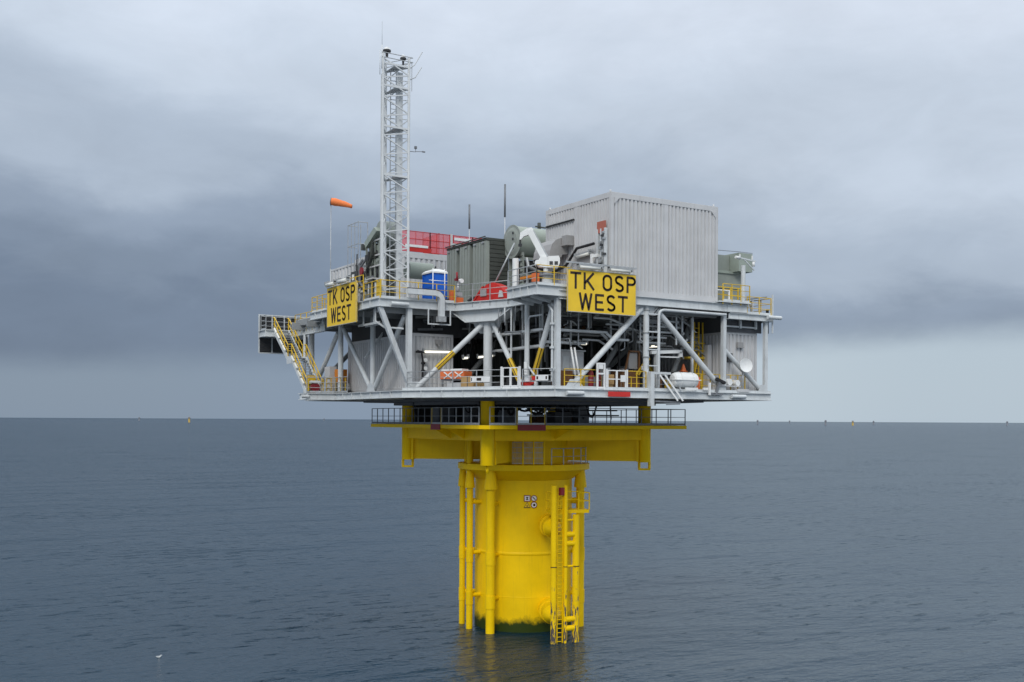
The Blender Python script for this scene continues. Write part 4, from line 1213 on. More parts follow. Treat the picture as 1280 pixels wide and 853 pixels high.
MB().box(-5.5, -5.1, 13.1, 13.9, 25.0, 26.3).box(-5.5, -5.1, 14.0, 14.6, 25.1, 26.2).out('fan_box', 'pale_green', t)
for y, z in ((13.5, 25.7), (14.3, 25.7), (13.5, 24.5)): MB().cone((-5.56, y, z), (-5.50, y, z), .3, .3, 16).out('fan', 'dark', t)
MB().path([(-5.8, 15.0, 25.5), (-5.9, 15.3, 25.2), (-5.9, 15.3, 24.0), (-5.7, 14.8, 23.4)], .1, 8).path([(-5.8, 14.7, 25.4), (-5.85, 15.5, 24.9), (-5.9, 15.6, 23.8)], .08, 8).out('pipework', 'galv_dark', t)
MB().tube((-6.0, 14.9, 24.7), (-5.9, 14.9, 24.7), .26, 16).out('fan_cover', 'red_dk', t)
MB().box(-6.05, -5.5, 15.4, 16.5, 23.7, 24.8).out('control_box', 'dark', t)
MB().box(-6.1, -6.05, 15.9, 16.2, 24.2, 24.6).out('notice_plate', 'white', t)
rnd = random.Random(31)
for k in range(30):
    y, z = rnd.uniform(12.7, 16.2), rnd.uniform(23.0, 26.6); x = rnd.uniform(-5.95, -5.5)
    m_ = rnd.choice(['green_dk', 'dark', 'green', 'galv_dark', 'galv', 'green_dk'])
    q = rnd.random()
    if q < .45: MB().path([(x, y, z), (x, y + .1, z - rnd.uniform(.5, 1.3)), (x, y + rnd.uniform(.3, .8), z - 1.4)], rnd.uniform(.04, .09), 6).out('pipe_bend', m_, t)
    elif q < .8: MB().box(x - .1, x + .2, y - .16, y + .16, z - .2, z + .2).out('relay_box', m_, t)
    else: MB().cone((x - .02, y, z), (x + .2, y, z), .14, .14, 12).out('valve_cover', m_, t)
t = thing('caged_ladder', 'tall grey safety cage ladder left of the cooler unit', 'ladder', (-5.2, 17.0, 22.36))
for y in (16.3, 16.9, 17.5, 18.1): MB().bar((-5.6, y, 24.8), (-5.6, y, 28.35), .04, .04).out('cage_bar', 'galv', t)
for y in (16.3, 17.5): MB().bar((-4.9, y, 22.4), (-4.9, y, 28.35), .05, .05).out('stile', 'galv', t)
for z in (24.8, 26.8, 28.3): MB().path([(-4.9, 16.3, z), (-5.6, 16.3, z), (-5.6, 18.1, z), (-4.9, 18.1, z)], .03, 6).out('hoop', 'galv', t)
# right green box
t = thing('filter_house', 'grey green boxy filter house at the right end of the upper deck', 'filter unit', (15.9, 3, 21.8))
MB().box(15.75, 17.0, 1.5, 4.2, 24.85, 26.1).out('upper_box', 'pale_green', t)
MB().box(13.8, 15.72, 2.4, 4.2, 24.95, 26.0).out('side_box', 'green', t)
MB().box(13.8, 16.95, 2.2, 4.2, 21.8, 24.8).out('lower_box', 'green', t)
MB().box(13.75, 16.4, 2.1, 2.22, 24.72, 24.9).box(13.75, 16.4, 2.1, 2.22, 23.7, 23.82).out('ledge', 'pale_green', t)
for x in (15.8, 16.95): MB().box(x - .05, x + .05, 1.44, 1.5, 25.7, 25.98).out('hinge', 'white', t)
MB().tube((13.85, 2.0, 25.3), (14.25, 2.3, 25.2), .13).out('vent_spout', 'white', t)
MB().path([(13.7, 2.35, 26.25), (15.7, 1.5, 26.15), (17.0, 1.5, 26.15)], .02, 6).out('top_wire', 'galv_dark', t)
t = thing('stack_pole', 'pale post with tilted arm in front of the filter house', 'post', (14.9, .2, 22.36))
MB().tube((14.9, .2, 22.3), (14.9, .2, 25.0), .15, 14).out('post', 'steel', t)
MB().bar((14.4, .2, 25.5), (16.0, .2, 25.35), .09, .09).bar((14.9, .2, 25.45), (15.9, .2, 24.75), .06, .06).out('arm', 'steel', t)
MB().tube((14.2, .2, 25.5), (14.55, .2, 25.46), .1).tube((15.8, .2, 25.3), (15.85, .2, 25.0), .09).out('lamp_head', 'white', t)

# crane
t = thing('deck_crane', 'folded white knuckle boom crane on a pedestal at the front corner', 'crane', (-.7, 1.2, 22.54))
cxx, cyy = -.12, 1.0
MB().lathe((cxx, cyy), [(.5, 22.54), (.34, 22.60), (.31, 23.22)], 24).out('pedestal', 'steel', t)
MB().lathe((cxx, cyy), [(.52, 23.22), (.54, 23.28), (.50, 23.34), (.28, 23.38), (.26, 23.5)], 24).out('slew_flange', 'galv_dark', t)
MB().lathe((cxx - .1, cyy), [(.15, 23.45), (.15, 23.95)], 16).out('slew_post', 'white', t)
bd = Vector((.85, -.52, 0)); bn = Vector((.52, .85, 0)); o = Vector((cxx, cyy, 0))
def cp(a, e, z): return o + bd * a + bn * e + Vector((0, 0, z))
MB().extrude([cp(-.52, -.3, 23.78), cp(.02, -.3, 23.72), cp(.02, -.3, 24.35), cp(-.4, -.3, 24.38), cp(-.58, -.3, 24.1)], tuple(bn * .6)).out('turret', 'white', t)
MB().extrude([cp(.03, -.32, 23.72), cp(.62, -.32, 23.72), cp(.74, -.32, 24.0), cp(.74, -.32, 24.28), cp(.66, -.32, 24.42), cp(.03, -.32, 24.38)], tuple(bn * .6)).out('winch_cabinet', 'white', t)
for a_ in (.12, .42): MB().extrude([cp(a_, -.35, 23.88), cp(a_ + .2, -.35, 23.88), cp(a_ + .2, -.35, 24.08), cp(a_, -.35, 24.08)], tuple(bn * .03)).out('vent_grille', 'dark', t)
MB().tube(cp(-.58, -.35, 24.0), cp(-.58, .3, 24.0), .17, 16).out('pivot', 'white', t)
MB().bar(cp(-.15, 0, 24.3), cp(-1.02, .25, 25.98), .40, .34).out('main_boom', 'white', t)
MB().bar(cp(0, -.16, 24.4), cp(-.85, .08, 25.95), .1, .1).out('boom_ram', 'galv', t)
MB().extrude([cp(-1.0, .08, 25.75), cp(-.86, .08, 26.05), cp(-.95, .08, 26.16), cp(-1.25, .08, 26.08), cp(-1.62, .08, 25.82), cp(-1.66, .08, 25.42), cp(-1.58, .08, 25.42), cp(-1.4, .08, 25.62)], tuple(bn * .36)).out('jib', 'white', t)
MB().tube(cp(-1.62, .25, 25.45), cp(-1.62, .25, 25.2), .05).box(*(lambda p: (p.x - .08, p.x + .08, p.y - .08, p.y + .08, p.z - .12, p.z + .04))(cp(-1.62, .25, 25.15))).out('hook_block', 'dark', t)
# exhaust elbow and boxes on the tall container's left wall
t = thing('air_intake_elbow', 'grey quarter round intake duct on the left wall of the tall container', 'duct', (3.3, 5, 25))
poly = [(3.84, 26.35), (3.3, 26.35), (2.9, 26.2), (2.6, 25.9), (2.45, 25.5), (2.4, 25.1), (3.3, 25.1), (3.4, 25.3), (3.84, 25.35)]
MB().extrude([(x, 4.55, z) for x, z in poly], (0, 1.9, 0), smooth=False).out('hood', 'duct', t)
MB().box(2.42, 3.28, 4.6, 6.4, 24.9, 25.1).out('mouth', 'dark', t)
solo('junction_box', MB().box(3.3, 3.84, 3.95, 4.5, 25.9, 26.45).box(3.3, 3.84, 3.9, 4.55, 25.82, 25.9), 'duct', 'grey square box right of the intake duct on the tall container', 'box', loc=(3.5, 4.2, 25.8))
t = thing('valve_rack', 'valve manifold below a dull red panel by the tall container corner', 'manifold', (3.6, 1.0, 23.4))
MB().box(3.62, 3.72, .35, 1.15, 26.15, 26.85).out('red_panel', mat('faded_red_panel', (0.42, 0.13, 0.09), .6), t)
for y in (.35, .75, 1.1): MB().box(3.6, 3.78, y - .06, y + .06, 23.3, 26.4).out('manifold_pipe', 'steel', t)
rnd = random.Random(5)
for k in range(14):
    z = 23.6 + k * .19; y = .2 + .5 * rnd.random()
    MB().box(3.48, 3.64, y, y + .16, z, z + .12).out('valve', 'galv' if k % 3 else 'dark', t)
MB().box(3.5, 3.7, .95, 1.5, 24.7, 24.9).box(3.45, 3.55, 1.4, 1.6, 24.2, 24.95).out('bracket', 'white', t)
strip_lamp('strip lamp slanting on the left wall of the tall container', (3.5, 1.65, 25.12), (3.5, 3.2, 25.05))
solo('insulated_pipe', MB().path([(3.5, 1.3, 25.55), (3.5, 3.1, 25.5), (3.5, 4.3, 24.55), (3.45, 6.2, 24.2), (3.4, 7.6, 24.1)], .09, 10), 'black', 'black insulated pipe stepping down along the tall container wall', 'pipe', loc=(3.5, 3, 24.5))

# antennas
for lab, x, y, z0, z1, r0 in (('shorter dark whip antenna above the radiator bank', 3.0, 16.0, 27.0, 30.4, .07), ('taller whip antenna rising behind the radiator bank', 3.6, 12.0, 26.8, 31.2, .07)):
    t = thing('whip_antenna', lab, 'antenna', (x, y, 22.4), 'whip antennas')
    zm = z0 + (z1 - z0) * .48
    MB().tube((x, y, 22.4), (x, y, zm), .03, 8).out('antenna_stem', 'cont', t)
    MB().tube((x, y, zm), (x, y, z1), r0, 8).out('antenna_rod', 'galv_dark', t)
# ---------------------------------------------------------------- guard rails, upper deck
ZU = 22.36
railing('yellow and grey guard rail in front of the mast and toilet, left block', [(-6.95, 9.65, ZU), (-1.65, 9.65, ZU)], 'rail_y', foot=.35)
railing('grey guard rail across the notched corner in front of the red winch', [(-1.6, 9.6, ZU), (-.1, 5.5, ZU)], 'galv', foot=.35, toe=False)
railing('grey guard rail along the left edge of the raised crane deck', [(-1.58, 3.05, 22.56), (-1.58, -.1, 22.56)], 'galv', foot=.3, gap=1.0)
railing('short yellow guard rail at the front of the crane deck beside the right board', [(-1.58, -.1, 22.56), (.85, -.1, 22.56)], 'rail_y', foot=.2, gap=1.1)
railing('short grey guard rail stepping up to the crane deck', [(-.05, 5.4, ZU), (-.05, 3.2, ZU)], 'galv', foot=.35, gap=.9)
railing('yellow guard rail on the left flank above the left board', [(-6.95, 9.7, ZU), (-6.95, 12.2, ZU)], 'rail_y', foot=.35, gap=1.2)
railing('yellow guard rail behind the lamps of the left board', [(-7.0, 12.2, 22.95), (-7.0, 17.3, 22.95)], 'rail_y', gap=1.25)
railing('yellow guard rail left of the left board, above the stair', [(-6.95, 17.5, ZU), (-6.95, 21.45, ZU), (-5.0, 21.45, ZU)], 'rail_y', foot=.35, gap=1.0)
railing('yellow guard rail along the lower stair walkway on the left', [(-5.9, 21.6, 21.66), (-5.9, 27.8, 21.66)], 'rail_y', foot=.3, gap=1.3)
railing('pale guard rail at the far end of the stair landing', [(-7.85, 28.95, 21.66), (-7.85, 30.15, 21.66), (-4.2, 30.15, 21.66)], 'galv', foot=.2, gap=1.2)
railing('yellow guard rail on the landing right of the tall container', [(12.6, -.35, 22.46), (14.95, -.35, 22.46)], 'rail_y', foot=.2, gap=.8)
railing('yellow guard rail round the right end of the side deck', [(14.98, -.1, 21.8), (17.15, -.1, 21.8), (17.15, 5.5, 21.8)], 'rail_y', foot=.3, gap=.9)
t = thing('yellow_gate', 'yellow gate posts beside the mast foot on the left block', 'gate', (-6.9, 10.1, ZU))
for y in (9.85, 10.35): MB().bar((-6.85, y, ZU), (-6.85, y, 23.55), .09, .09).out('post', 'rail_y', t)
MB().box(-6.9, -6.82, 9.9, 10.3, 22.5, 23.4).out('gate_leaf', 'rail_y', t)
t = thing('stair_enclosure', 'yellow inner stair enclosure before the filter house', 'stair enclosure', (13.6, 1.2, 22.36))
for x in (13.1, 14.0, 14.6, 15.3): MB().bar((x, 1.1, 21.8), (x, 1.1, 23.6), .08, .08).out('post', 'rail_y', t)
for z in (22.6, 23.1, 23.6): MB().bar((12.8, 1.1, z), (15.6, 1.1, z), .06, .06).out('rail', 'rail_y', t)
MB().path([(13.2, .9, 22.4), (13.2, .9, 23.35), (14.3, .9, 23.35), (14.3, .9, 22.4)], .07, 8).out('white_hoop', 'white', t)
t = thing('roof_canopy', 'small slanted canopy with pale rafters at the right deck end', 'canopy', (16.5, 2, 22))
MB().extrude([(15.2, .9, 22.75), (17.3, .4, 23.05), (17.3, .4, 23.12), (15.2, .9, 22.82)], (0, 3, 0)).out('roof_sheet', 'galv_dark', t)
for x in (15.7, 16.3, 16.9): MB().bar((x, .75, 21.8), (x, .75, 22.85), .08, .08).out('post', 'cont', t)
MB().box(15.4, 17.0, 2.0, 3.0, 21.8, 22.7).out('store_box', 'dark', t)
solo('hanging_pipe', MB().bar((17.3, -.1, 23.2), (17.3, -.1, 20.6), .08, .08), 'steel', 'thin pale pipe hanging down the right end of the side deck', 'pipe', loc=(17.3, -.1, 21.8))
solo('dark_conduit', MB().bar((17.22, .3, 22.2), (17.22, .3, 20.6), .12, .16), 'black', 'black conduit beside the thin pipe at the right deck end', 'conduit', loc=(17.22, .3, 21.8))
# white rescue tube at the crane deck
solo('white_cylinder', MB().tube((-.25, 4.35, 22.4), (-.25, 4.35, 24.7), .2, 16).tube((-.2, 4.3, 22.6), (-.45, 4.6, 22.5), .16, 12), 'white', 'tall white cylinder standing behind the crane deck rail', 'cylinder', loc=(-.25, 4.35, 22.4))
t = thing('stacked_gear', 'orange and black gear piled behind the crane deck rail', 'gear', (.1, 2.2, 22.56))
MB().box(-.2, .9, 1.9, 3.9, 23.35, 23.5).out('orange_lid', 'amber', t)
MB().box(0, .8, 2.1, 3.8, 22.56, 23.33).out('gear_box', 'dark', t)
MB().box(-.9, -.6, 1.1, 1.5, 22.9, 23.4).out('orange_pack', 'orange', t)
MB().box(-.2, .3, 3.5, 3.95, 22.5, 23.1).out('green_bin', 'pale_green', t)

# ---------------------------------------------------------------- left stair
S_ = thing('outside_stair', 'steep grey stair with yellow handrails down the left flank', 'stair', (-6.6, 25, 16.6))
XO, XI = -7.2, -6.05
top, m0, m1, bot = (28.85, 21.62), (25.75, 19.32), (24.95, 19.32), (21.75, 16.62)
for x in (XO, XI):
    s = MB()
    for (a, b) in ((top, m0), (m1, bot)):
        s.bar((x, a[0], a[1] - .08), (x, b[0], b[1] - .08), .08, .32)
    s.bar((x, m0[0] + .1, m0[1] - .08), (x, m1[0] - .1, m1[1] - .08), .078, .32)
    s.out('stringer', 'steel', S_)
for (a, b) in ((top, m0), (m1, bot)):
    tr = None
    for k in range(1, 12):
        y, z = a[0] + (b[0] - a[0]) * k / 12, a[1] + (b[1] - a[1]) * k / 12
        if tr is None: tr = MB().box(XO + .04, XI - .04, y - .13, y + .13, z - .02, z + .02).out('tread', 'galv', S_); yb, zb = y, z
        else: place(tr, S_, (0, y - yb, z - zb))
MB().box(XO, XI, m1[0], m0[0], 19.26, 19.31).out('half_landing', 'galv', S_)
MB().bar((XO - .08, m1[0] - .2, 19.0), (XO - .08, m0[0], 19.0), .05, .3).out('landing_fascia', 'steel', S_)
for x in (XO, XI):
    h = MB()
    path = [(x, top[0] + .3, top[1] + 1.0), (x, top[0], top[1] + 1.0), (x, m0[0], m0[1] + 1.0), (x, m1[0], m1[1] + 1.0), (x, bot[0], bot[1] + 1.0), (x, bot[0] - .3, bot[1] + .9), (x, bot[0] - .3, bot[1] + .1)]
    h.path(path, .04, 8)
    h.path([(x, p[1], p[2] - .5) for p in path[:5]], .03, 8)
    h.out('handrail', 'rail_y', S_)
    pr = None
    for (a, b) in ((top, m0), (m1, bot)):
        for k in range(0, 5):
            y, z = a[0] + (b[0] - a[0]) * k / 4, a[1] + (b[1] - a[1]) * k / 4
            if pr is None: pr = MB().bar((x, y, z), (x, y, z + 1.0), .06, .06).out('baluster', 'rail_y', S_); yb, zb = y, z
            else: place(pr, S_, (0, y - yb, z - zb))
for k, f_ in enumerate((.16, .36, .60, .80)):
    for (a, b) in ((top, m0), (m1, bot)):
        y, z = a[0] + (b[0] - a[0]) * f_, a[1] + (b[1] - a[1]) * f_
        e = .17
        MB().bar((XO - .1, y + e * 1.6, z + .3 + e * 1.2), (XO - .1, y - e * 1.6, z + .3 - e * 1.2), .12, .1).out('stair_lamp', 'lens', S_)
# wind screen of dark louvre panels behind the stair head
W = thing('wind_screen', 'dark louvred wind screen in pale frames behind the stair head', 'screen', (-6, 30.3, 20))
xs = [-7.95, -6.9, -5.9, -4.9, -3.9]
for a, b in zip(xs, xs[1:]):
    for (za, zb) in ((19.95, 21.35), (21.45, 22.85)):
        p = MB().box(a + .05, b - .05, 30.3, 30.36, za, zb).out('louvre_panel', 'dark', W)
        lv = MB()
        for k in range(9):
            z = za + .08 + k * .15; lv.box(a + .06, b - .06, 30.25, 30.3, z, z + .07)
        lv.out('louvre', 'dark', p)
for x in xs: MB().bar((x, 30.3, 19.9), (x, 30.3, 22.95), .09, .09).out('frame_post', 'steel', W)
for z in (19.9, 21.4, 22.9): MB().bar((xs[0], 30.3, z), (xs[-1], 30.3, z), .08, .08).out('frame_rail', 'steel', W)

# ---------------------------------------------------------------- lower deck rails and gates
ZL = 16.6
def dg(t, z=ZL, e=.06):
    a, b = Vector((*LP[0], 0)), Vector((*LP[1], 0)); p = a + (b - a) * t
    n = Vector(((b - a).y, -(b - a).x, 0)).normalized()
    p = p - n * e
    return (p.x, p.y, z)
dvec = (Vector((*LP[1], 0)) - Vector((*LP[0], 0))).normalized()
railing('galvanised guard rail before the cardboard boxes on the slanting front edge', [dg(.03), dg(.665)], 'galv', foot=.35, gap=1.65)
railing('galvanised guard rail between white gate and front corner post', [dg(.80), dg(.985)], 'galv', foot=.35, gap=1.1)
railing('yellow guard rail left of the gate on the right front edge', [(.4, -.1, ZL), (2.75, -.1, ZL)], 'rail_y', foot=.2, gap=1.2)
railing('yellow guard rail right of the gate on the right front edge', [(5.05, -.1, ZL), (6.5, -.1, ZL)], 'rail_y', foot=.3, gap=.75)
railing('pale guard rail behind the ladder head left of the life raft', [(6.7, -.1, ZL), (8.2, -.1, ZL)], 'galv', foot=.3, gap=.8)
railing('yellow guard rail right of the white life raft canister', [(10.5, .25, ZL), (12.9, .25, ZL)], 'rail_y', foot=.1, gap=.8)
railing('yellow guard rail below the white dish at the right end', [(13.2, .2, ZL), (15.1, .2, ZL)], 'rail_y', foot=.1, gap=.65)
railing('grey guard rail at the foot of the outside stair', [(-7.25, 21.6, ZL), (-5.35, 20.95, ZL), (-5.25, 18.9, ZL)], 'galv', foot=.25, gap=1.0)
railing('yellow guard rail behind the foot of the outside stair', [(-5.2, 22.95, ZL), (-5.2, 19.4, ZL)], 'rail_y', gap=1.0)

def gate(label, P, wide, leafs, m='white'):
    t = thing('deck_gate', label, 'gate', P(0, 0), 'white deck gates')
    for x in (0, wide): MB().bar(P(x, 0), P(x, 1.3), .1, .1).out('gate_post', m, t)
    for k in range(leafs):
        a, b = .08 + (wide - .16) * k / leafs + .03, .08 + (wide - .16) * (k + 1) / leafs - .03
        lf = MB()
        for x in (a, b): lf.bar(P(x, .12), P(x, 1.24), .06, .06)
        for z in (.14, .62, .9, 1.22) if leafs == 2 and m == 'white' and wide > 1.4 and 'left' in label else (.14, .7, 1.22): lf.bar(P(a, z), P(b, z), .05, .06)
        lf.bar(P(a, .06), P(b, .06), .03, .16)
        lf.out('gate_leaf', m, t)
    return t


g0 = Vector(dg(.672, ZL, -.02))
gate('white double gate over the red plate, left of the front corner', lambda x, z: tuple(g0 + dvec * x + Vector((0, 0, z))), 1.28, 2)
g1 = gate('white double gate over the red plate on the right front edge', lambda x, z: (3.42 + x, -.16, ZL - .1 + z), 1.55, 2)
MB().box(4.45, 4.8, -.24, -.20, 17.05, 17.45).out('notice_plate', 'white', g1)

# ---------------------------------------------------------------- things on the lower deck
t = thing('life_raft', 'white life raft canister lying in a cradle on the right deck edge', 'life raft', (9.6, -.15, 16.6))
a, b = Vector((8.62, -.1, 17.28)), Vector((10.55, -.1, 17.28))
mb = MB()
pr = None
for x, r in ((0, .30), (.08, .42), (.22, .47), (.9, .49), (1.03, .49), (1.71, .47), (1.85, .42), (1.93, .30)):
    ring = [mb.bm.verts.new((8.62 + x, -.1 + r * .9 * math.cos(2 * PI * k / 24), 17.28 + r * math.sin(2 * PI * k / 24))) for k in range(24)]
    if pr:
        for k in range(24):
            f = mb.bm.faces.new([pr[k], pr[(k + 1) % 24], ring[(k + 1) % 24], ring[k]]); f.smooth = True
    else: mb.bm.faces.new(ring)
    pr = ring
mb.bm.faces.new(pr)
mb.out('canister', 'white', t)
MB().box(8.58, 10.6, -.58, .38, 17.25, 17.30).out('seam_flange', 'white', t)
for x in (9.1, 10.05): MB().path([(x, -.1 + .455 * math.cos(R(q)), 17.28 + .50 * math.sin(R(q))) for q in range(0, 361, 20)], .015, 6).out('strap', 'white', t)
for x in (8.95, 10.2): MB().bar((x, -.5, 16.6), (x, -.35, 17.0), .08, .08).bar((x, .3, 16.6), (x, .15, 17.0), .08, .08).bar((x, -.5, 16.85), (x, .3, 16.85), .07, .07).out('cradle', 'galv', t)
MB().box(9.3, 10.3, -.6, -.5, 16.62, 16.8).out('release_box', 'white', t)

t = thing('satellite_dish', 'round white dish mounted low at the right end of the deck', 'dish', (14.4, -.2, 16.6))
c = Vector((14.62, -.35, 18.35)); nrm = Vector((-.25, -.95, .12)).normalized(); s1 = nrm.cross(Vector((0, 0, 1))).normalized(); s2 = s1.cross(nrm)
mb = MB(); pr = None
for r, dd in ((.0, -.02), (.2, .0), (.36, .05), (.46, .10), (.47, .06), (.3, -.10), (.1, -.14)):
    ring = [mb.bm.verts.new(c + nrm * dd + s1 * (r + .001) * math.cos(2 * PI * k / 28) + s2 * (r + .001) * math.sin(2 * PI * k / 28)) for k in range(28)]
    if pr:
        for k in range(28):
            f = mb.bm.faces.new([pr[k], pr[(k + 1) % 28], ring[(k + 1) % 28], ring[k]]); f.smooth = True
    pr = ring
mb.out('reflector', 'white', t)
MB().tube((14.62, -.1, 16.6), (14.62, -.1, 18.3), .06).tube((14.62, -.1, 18.3), c - nrm * .1, .06).out('dish_mount', 'galv', t)

t = thing('tilted_davit', 'dark tilted davit tube with black cap at the right deck edge', 'davit', (12.2, -.35, 16.6))
MB().bar((12.05, -.3, 16.35), (12.4, -.3, 17.35), .14, .16).out('davit_post', 'galv_dark', t)
MB().bar((12.1, -.3, 17.42), (12.85, -.3, 17.15), .2, .18).out('davit_head', 'black', t)
MB().bar((11.4, -.35, 16.42), (12.6, -.35, 16.42), .2, .1).out('davit_base', 'galv_dark', t)
solo('white_bollard', MB().bar((11.45, -.4, 16.35), (11.45, -.4, 17.15), .12, .12).bar((10.9, -.4, 16.75), (11.3, -.4, 16.75), .1, .14), 'white', 'short white stub post right of the life raft', 'bollard', loc=(11.45, -.4, 16.4))
t = thing('pale_box_group', 'pale boxes and drums on the deck beside the right end brace', 'boxes', (13.6, -.1, 16.6))
MB().box(12.5, 14.4, -.15, .1, 16.95, 17.02).out('shelf', 'cont', t)
MB().tube((13.5, -.1, 17.25), (13.5, .4, 17.25), .22, 14).out('drum', 'white', t)
MB().tube((14.2, -.1, 17.2), (14.2, .4, 17.2), .2, 14).out('drum', 'white', t)
MB().box(12.6, 13.0, -.1, .3, 17.02, 17.4).out('box', 'cont', t)
MB().box(14.0, 15.0, -.3, .0, 16.62, 16.8).out('box', 'cont', t)

# boarding ladder hanging over the deck edge
t = thing('boarding_ladder', 'white boarding ladder sloping over the right deck edge', 'ladder', (7.2, -.3, 16.6))
for dx in (0, .42):
    MB().bar((7.35 + dx, -.28, 17.65), (8.62 + dx, -.62, 15.95), .07, .1).out('stile', 'white', t)
for k in range(7):
    p = lerp((7.35, -.28, 17.65), (8.62, -.62, 15.95), (k + .5) / 7); MB().bar(p, (p[0] + .42, p[1], p[2]), .04, .03).out('rung', 'galv', t)
MB().bar((6.75, -.3, 17.65), (8.3, -.3, 17.65), .1, .14).out('head_rail', 'steel', t)
MB().box(6.55, 6.85, -.5, -.2, 15.6, 17.7).out('head_post', 'steel', t)
MB().bar((7.0, -.4, 15.9), (9.0, -.4, 15.85), .08, .1).bar((7.8, -.5, 15.7), (8.9, -.5, 15.75), .06, .06).out('foot_frame', 'galv_dark', t)
# pipe frame with bend beside the round column
t = thing('bent_pipe', 'pale pipe rising beside the round column and bending along the deck beam', 'pipe', (7.4, -.2, 16.6))
MB().path([(7.42, -.2, 17.6), (7.42, -.2, 21.2), (7.46, -.2, 21.42), (7.6, -.2, 21.55), (7.85, -.2, 21.6), (13.0, -.2, 21.6)], .09, 10).out('pipe', 'steel', t)
MB().path([(7.05, -.2, 21.35), (7.45, -.2, 21.75), (13.0, -.2, 21.74)], .035, 6).out('cable', 'black', t)
for z in (18.1, 19.1, 20.2, 21.3): MB().bar((6.6, -.2, z), (7.42, -.2, z), .06, .07).out('pipe_strap', 'steel', t)
solo('pipe_with_clamps', MB().path([(-.28, .6, 21.5), (-.28, .2, 21.1), (-.28, .2, 17.0)], .07, 8).tube((-.28, .2, 20.3), (-.28, .2, 20.42), .15).tube((-.28, .2, 18.9), (-.28, .2, 19.02), .15).tube((-.28, .2, 17.6), (-.28, .2, 17.75), .15), 'steel', 'pale clamped pipe running down left of the front corner post', 'pipe', loc=(-.28, .2, 17))
solo('slim_pipe', MB().path([(-.1, 1.5, 21.0), (-.12, 2.9, 21.0), (-.15, 3.0, 20.8), (-.15, 3.0, 18.0), (-.2, 2.2, 17.4)], .06, 8), 'steel', 'slim pale pipe with bend right of the round post on the notch', 'pipe', loc=(-.15, 3, 18))
solo('hanging_conduit', MB().path([(-6.85, 10.6, 23.4), (-6.85, 10.6, 20.95), (-6.4, 10.2, 20.55), (-5.2, 9.95, 20.5)], .07, 8), 'steel', 'pale conduit pipe dropping from the rail beside the left board', 'conduit', loc=(-6.85, 10.6, 22))

# inside: machinery in the shade of the upper deck
t = thing('power_transformer', 'large dark ribbed transformer tank in the middle of the lower deck', 'transformer', (6.4, 12, 16.6))
MB().box(3.2, 10.0, 9.4, 15.2, 16.62, 20.6).out('tank', 'green_dk', t)
rb = None
for k in range(14):
    x = 3.4 + k * .48
    if rb is None: rb = MB().box(x, x + .12, 9.15, 9.4, 17.0, 20.2).out('stiffener_rib', 'green_dk', t); xb = x
    else: place(rb, t, (x - xb, 0, 0))
for k in range(10):
    y = 9.8 + k * .55
    MB().box(2.95, 3.2, y, y + .12, 17.0, 20.2).out('stiffener_rib', 'green_dk', t)
for x in (4.2, 6.0, 7.8, 9.4):
    MB().lathe((x, 10.6), [(.22, 20.6), (.26, 20.8), (.16, 20.9), (.22, 21.05), (.14, 21.15), (.18, 21.3), (.08, 21.5)], 14).out('bushing', 'brown', t)
t = thing('dark_cubicles', 'row of dark control cubicles right of the transformer', 'cabinets', (12, 11, 16.6))
for k in range(6):
    MB().box(10.8, 12.2, 8.2 + k * 1.5, 9.6 + k * 1.5, 16.62, 20.3).out('cubicle', 'dark', t)
t = thing('dark_backdrop', 'added dark sheet closing off the sky right of the round main column', 'wall', (1.8, 15, 16.6))  # added backing that shuts out sky so the bay reads dark
MB().box(-.8, 2.7, 16.6, 16.75, 16.62, 21.6).out('dark_sheet', 'dark', t)
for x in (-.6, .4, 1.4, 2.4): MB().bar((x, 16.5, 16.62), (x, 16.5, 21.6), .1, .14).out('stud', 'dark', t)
t = thing('pale_cabinet', 'pale grey instrument cabinet on legs behind the front corner post', 'cabinet', (2, 4, 16.6))
MB().box(2.3, 4.0, 3.0, 3.9, 17.6, 19.0).out('cabinet', 'cont', t)
for x in (2.4, 2.95, 3.5): MB().box(x, x + .42, 2.95, 3.0, 17.9, 18.7).out('door', 'steel', t)
MB().box(2.2, 4.1, 2.9, 4.0, 19.02, 19.1).out('cabinet_roof', 'steel', t)
for x in (2.4, 3.9): MB().bar((x, 3.4, 16.6), (x, 3.4, 17.6), .1, .1).out('leg', 'galv', t)
t = thing('twin_props', 'pair of slim white slanting props before the pale cabinet', 'props', (1.6, 2.5, 16.6))
for x in (1.62, 1.88): MB().tube((x, 1.0, 19.1), (x + .50, 1.0, 16.62), .06, 8).out('prop', 'white', t)
rnd = random.Random(11)
def cable_ladder(label, p, q, w=.5, z_up=None):
    """ladder type cable tray along p-q hung from the deck above"""
    t = thing('cable_ladder', label, 'cable tray', p, 'cable ladders under the upper deck')
    p, q = Vector(p), Vector(q); d = (q - p).normalized(); s = d.cross(Vector((0, 0, 1))).normalized() * w / 2
    for e in (-1, 1): MB().bar(p + s * e, q + s * e, .04, .14).out('side_rail', 'steel', t)
    n = int((q - p).length / .5)
    rg = None
    for k in range(n):
        c = p + d * (k + .5) * .5
        if rg is None: rg = MB().bar(c - s, c + s, .04, .03).out('rung', 'galv', t); c0 = c
        else: place(rg, t, c - c0)
    for k in range(max(2, int((q - p).length / 1.6))):
        c = p + (q - p) * (k + .5) / max(2, int((q - p).length / 1.6))
        MB().bar(c - s * 1.05, (c - s * 1.05) + Vector((0, 0, (z_up or 21.8) - c.z)), .09, .09).out('hanger', 'steel', t)
    MB().path([p + Vector((0, 0, .06)), q + Vector((0, 0, .06))], .07, 6).out('cable', 'black', t)


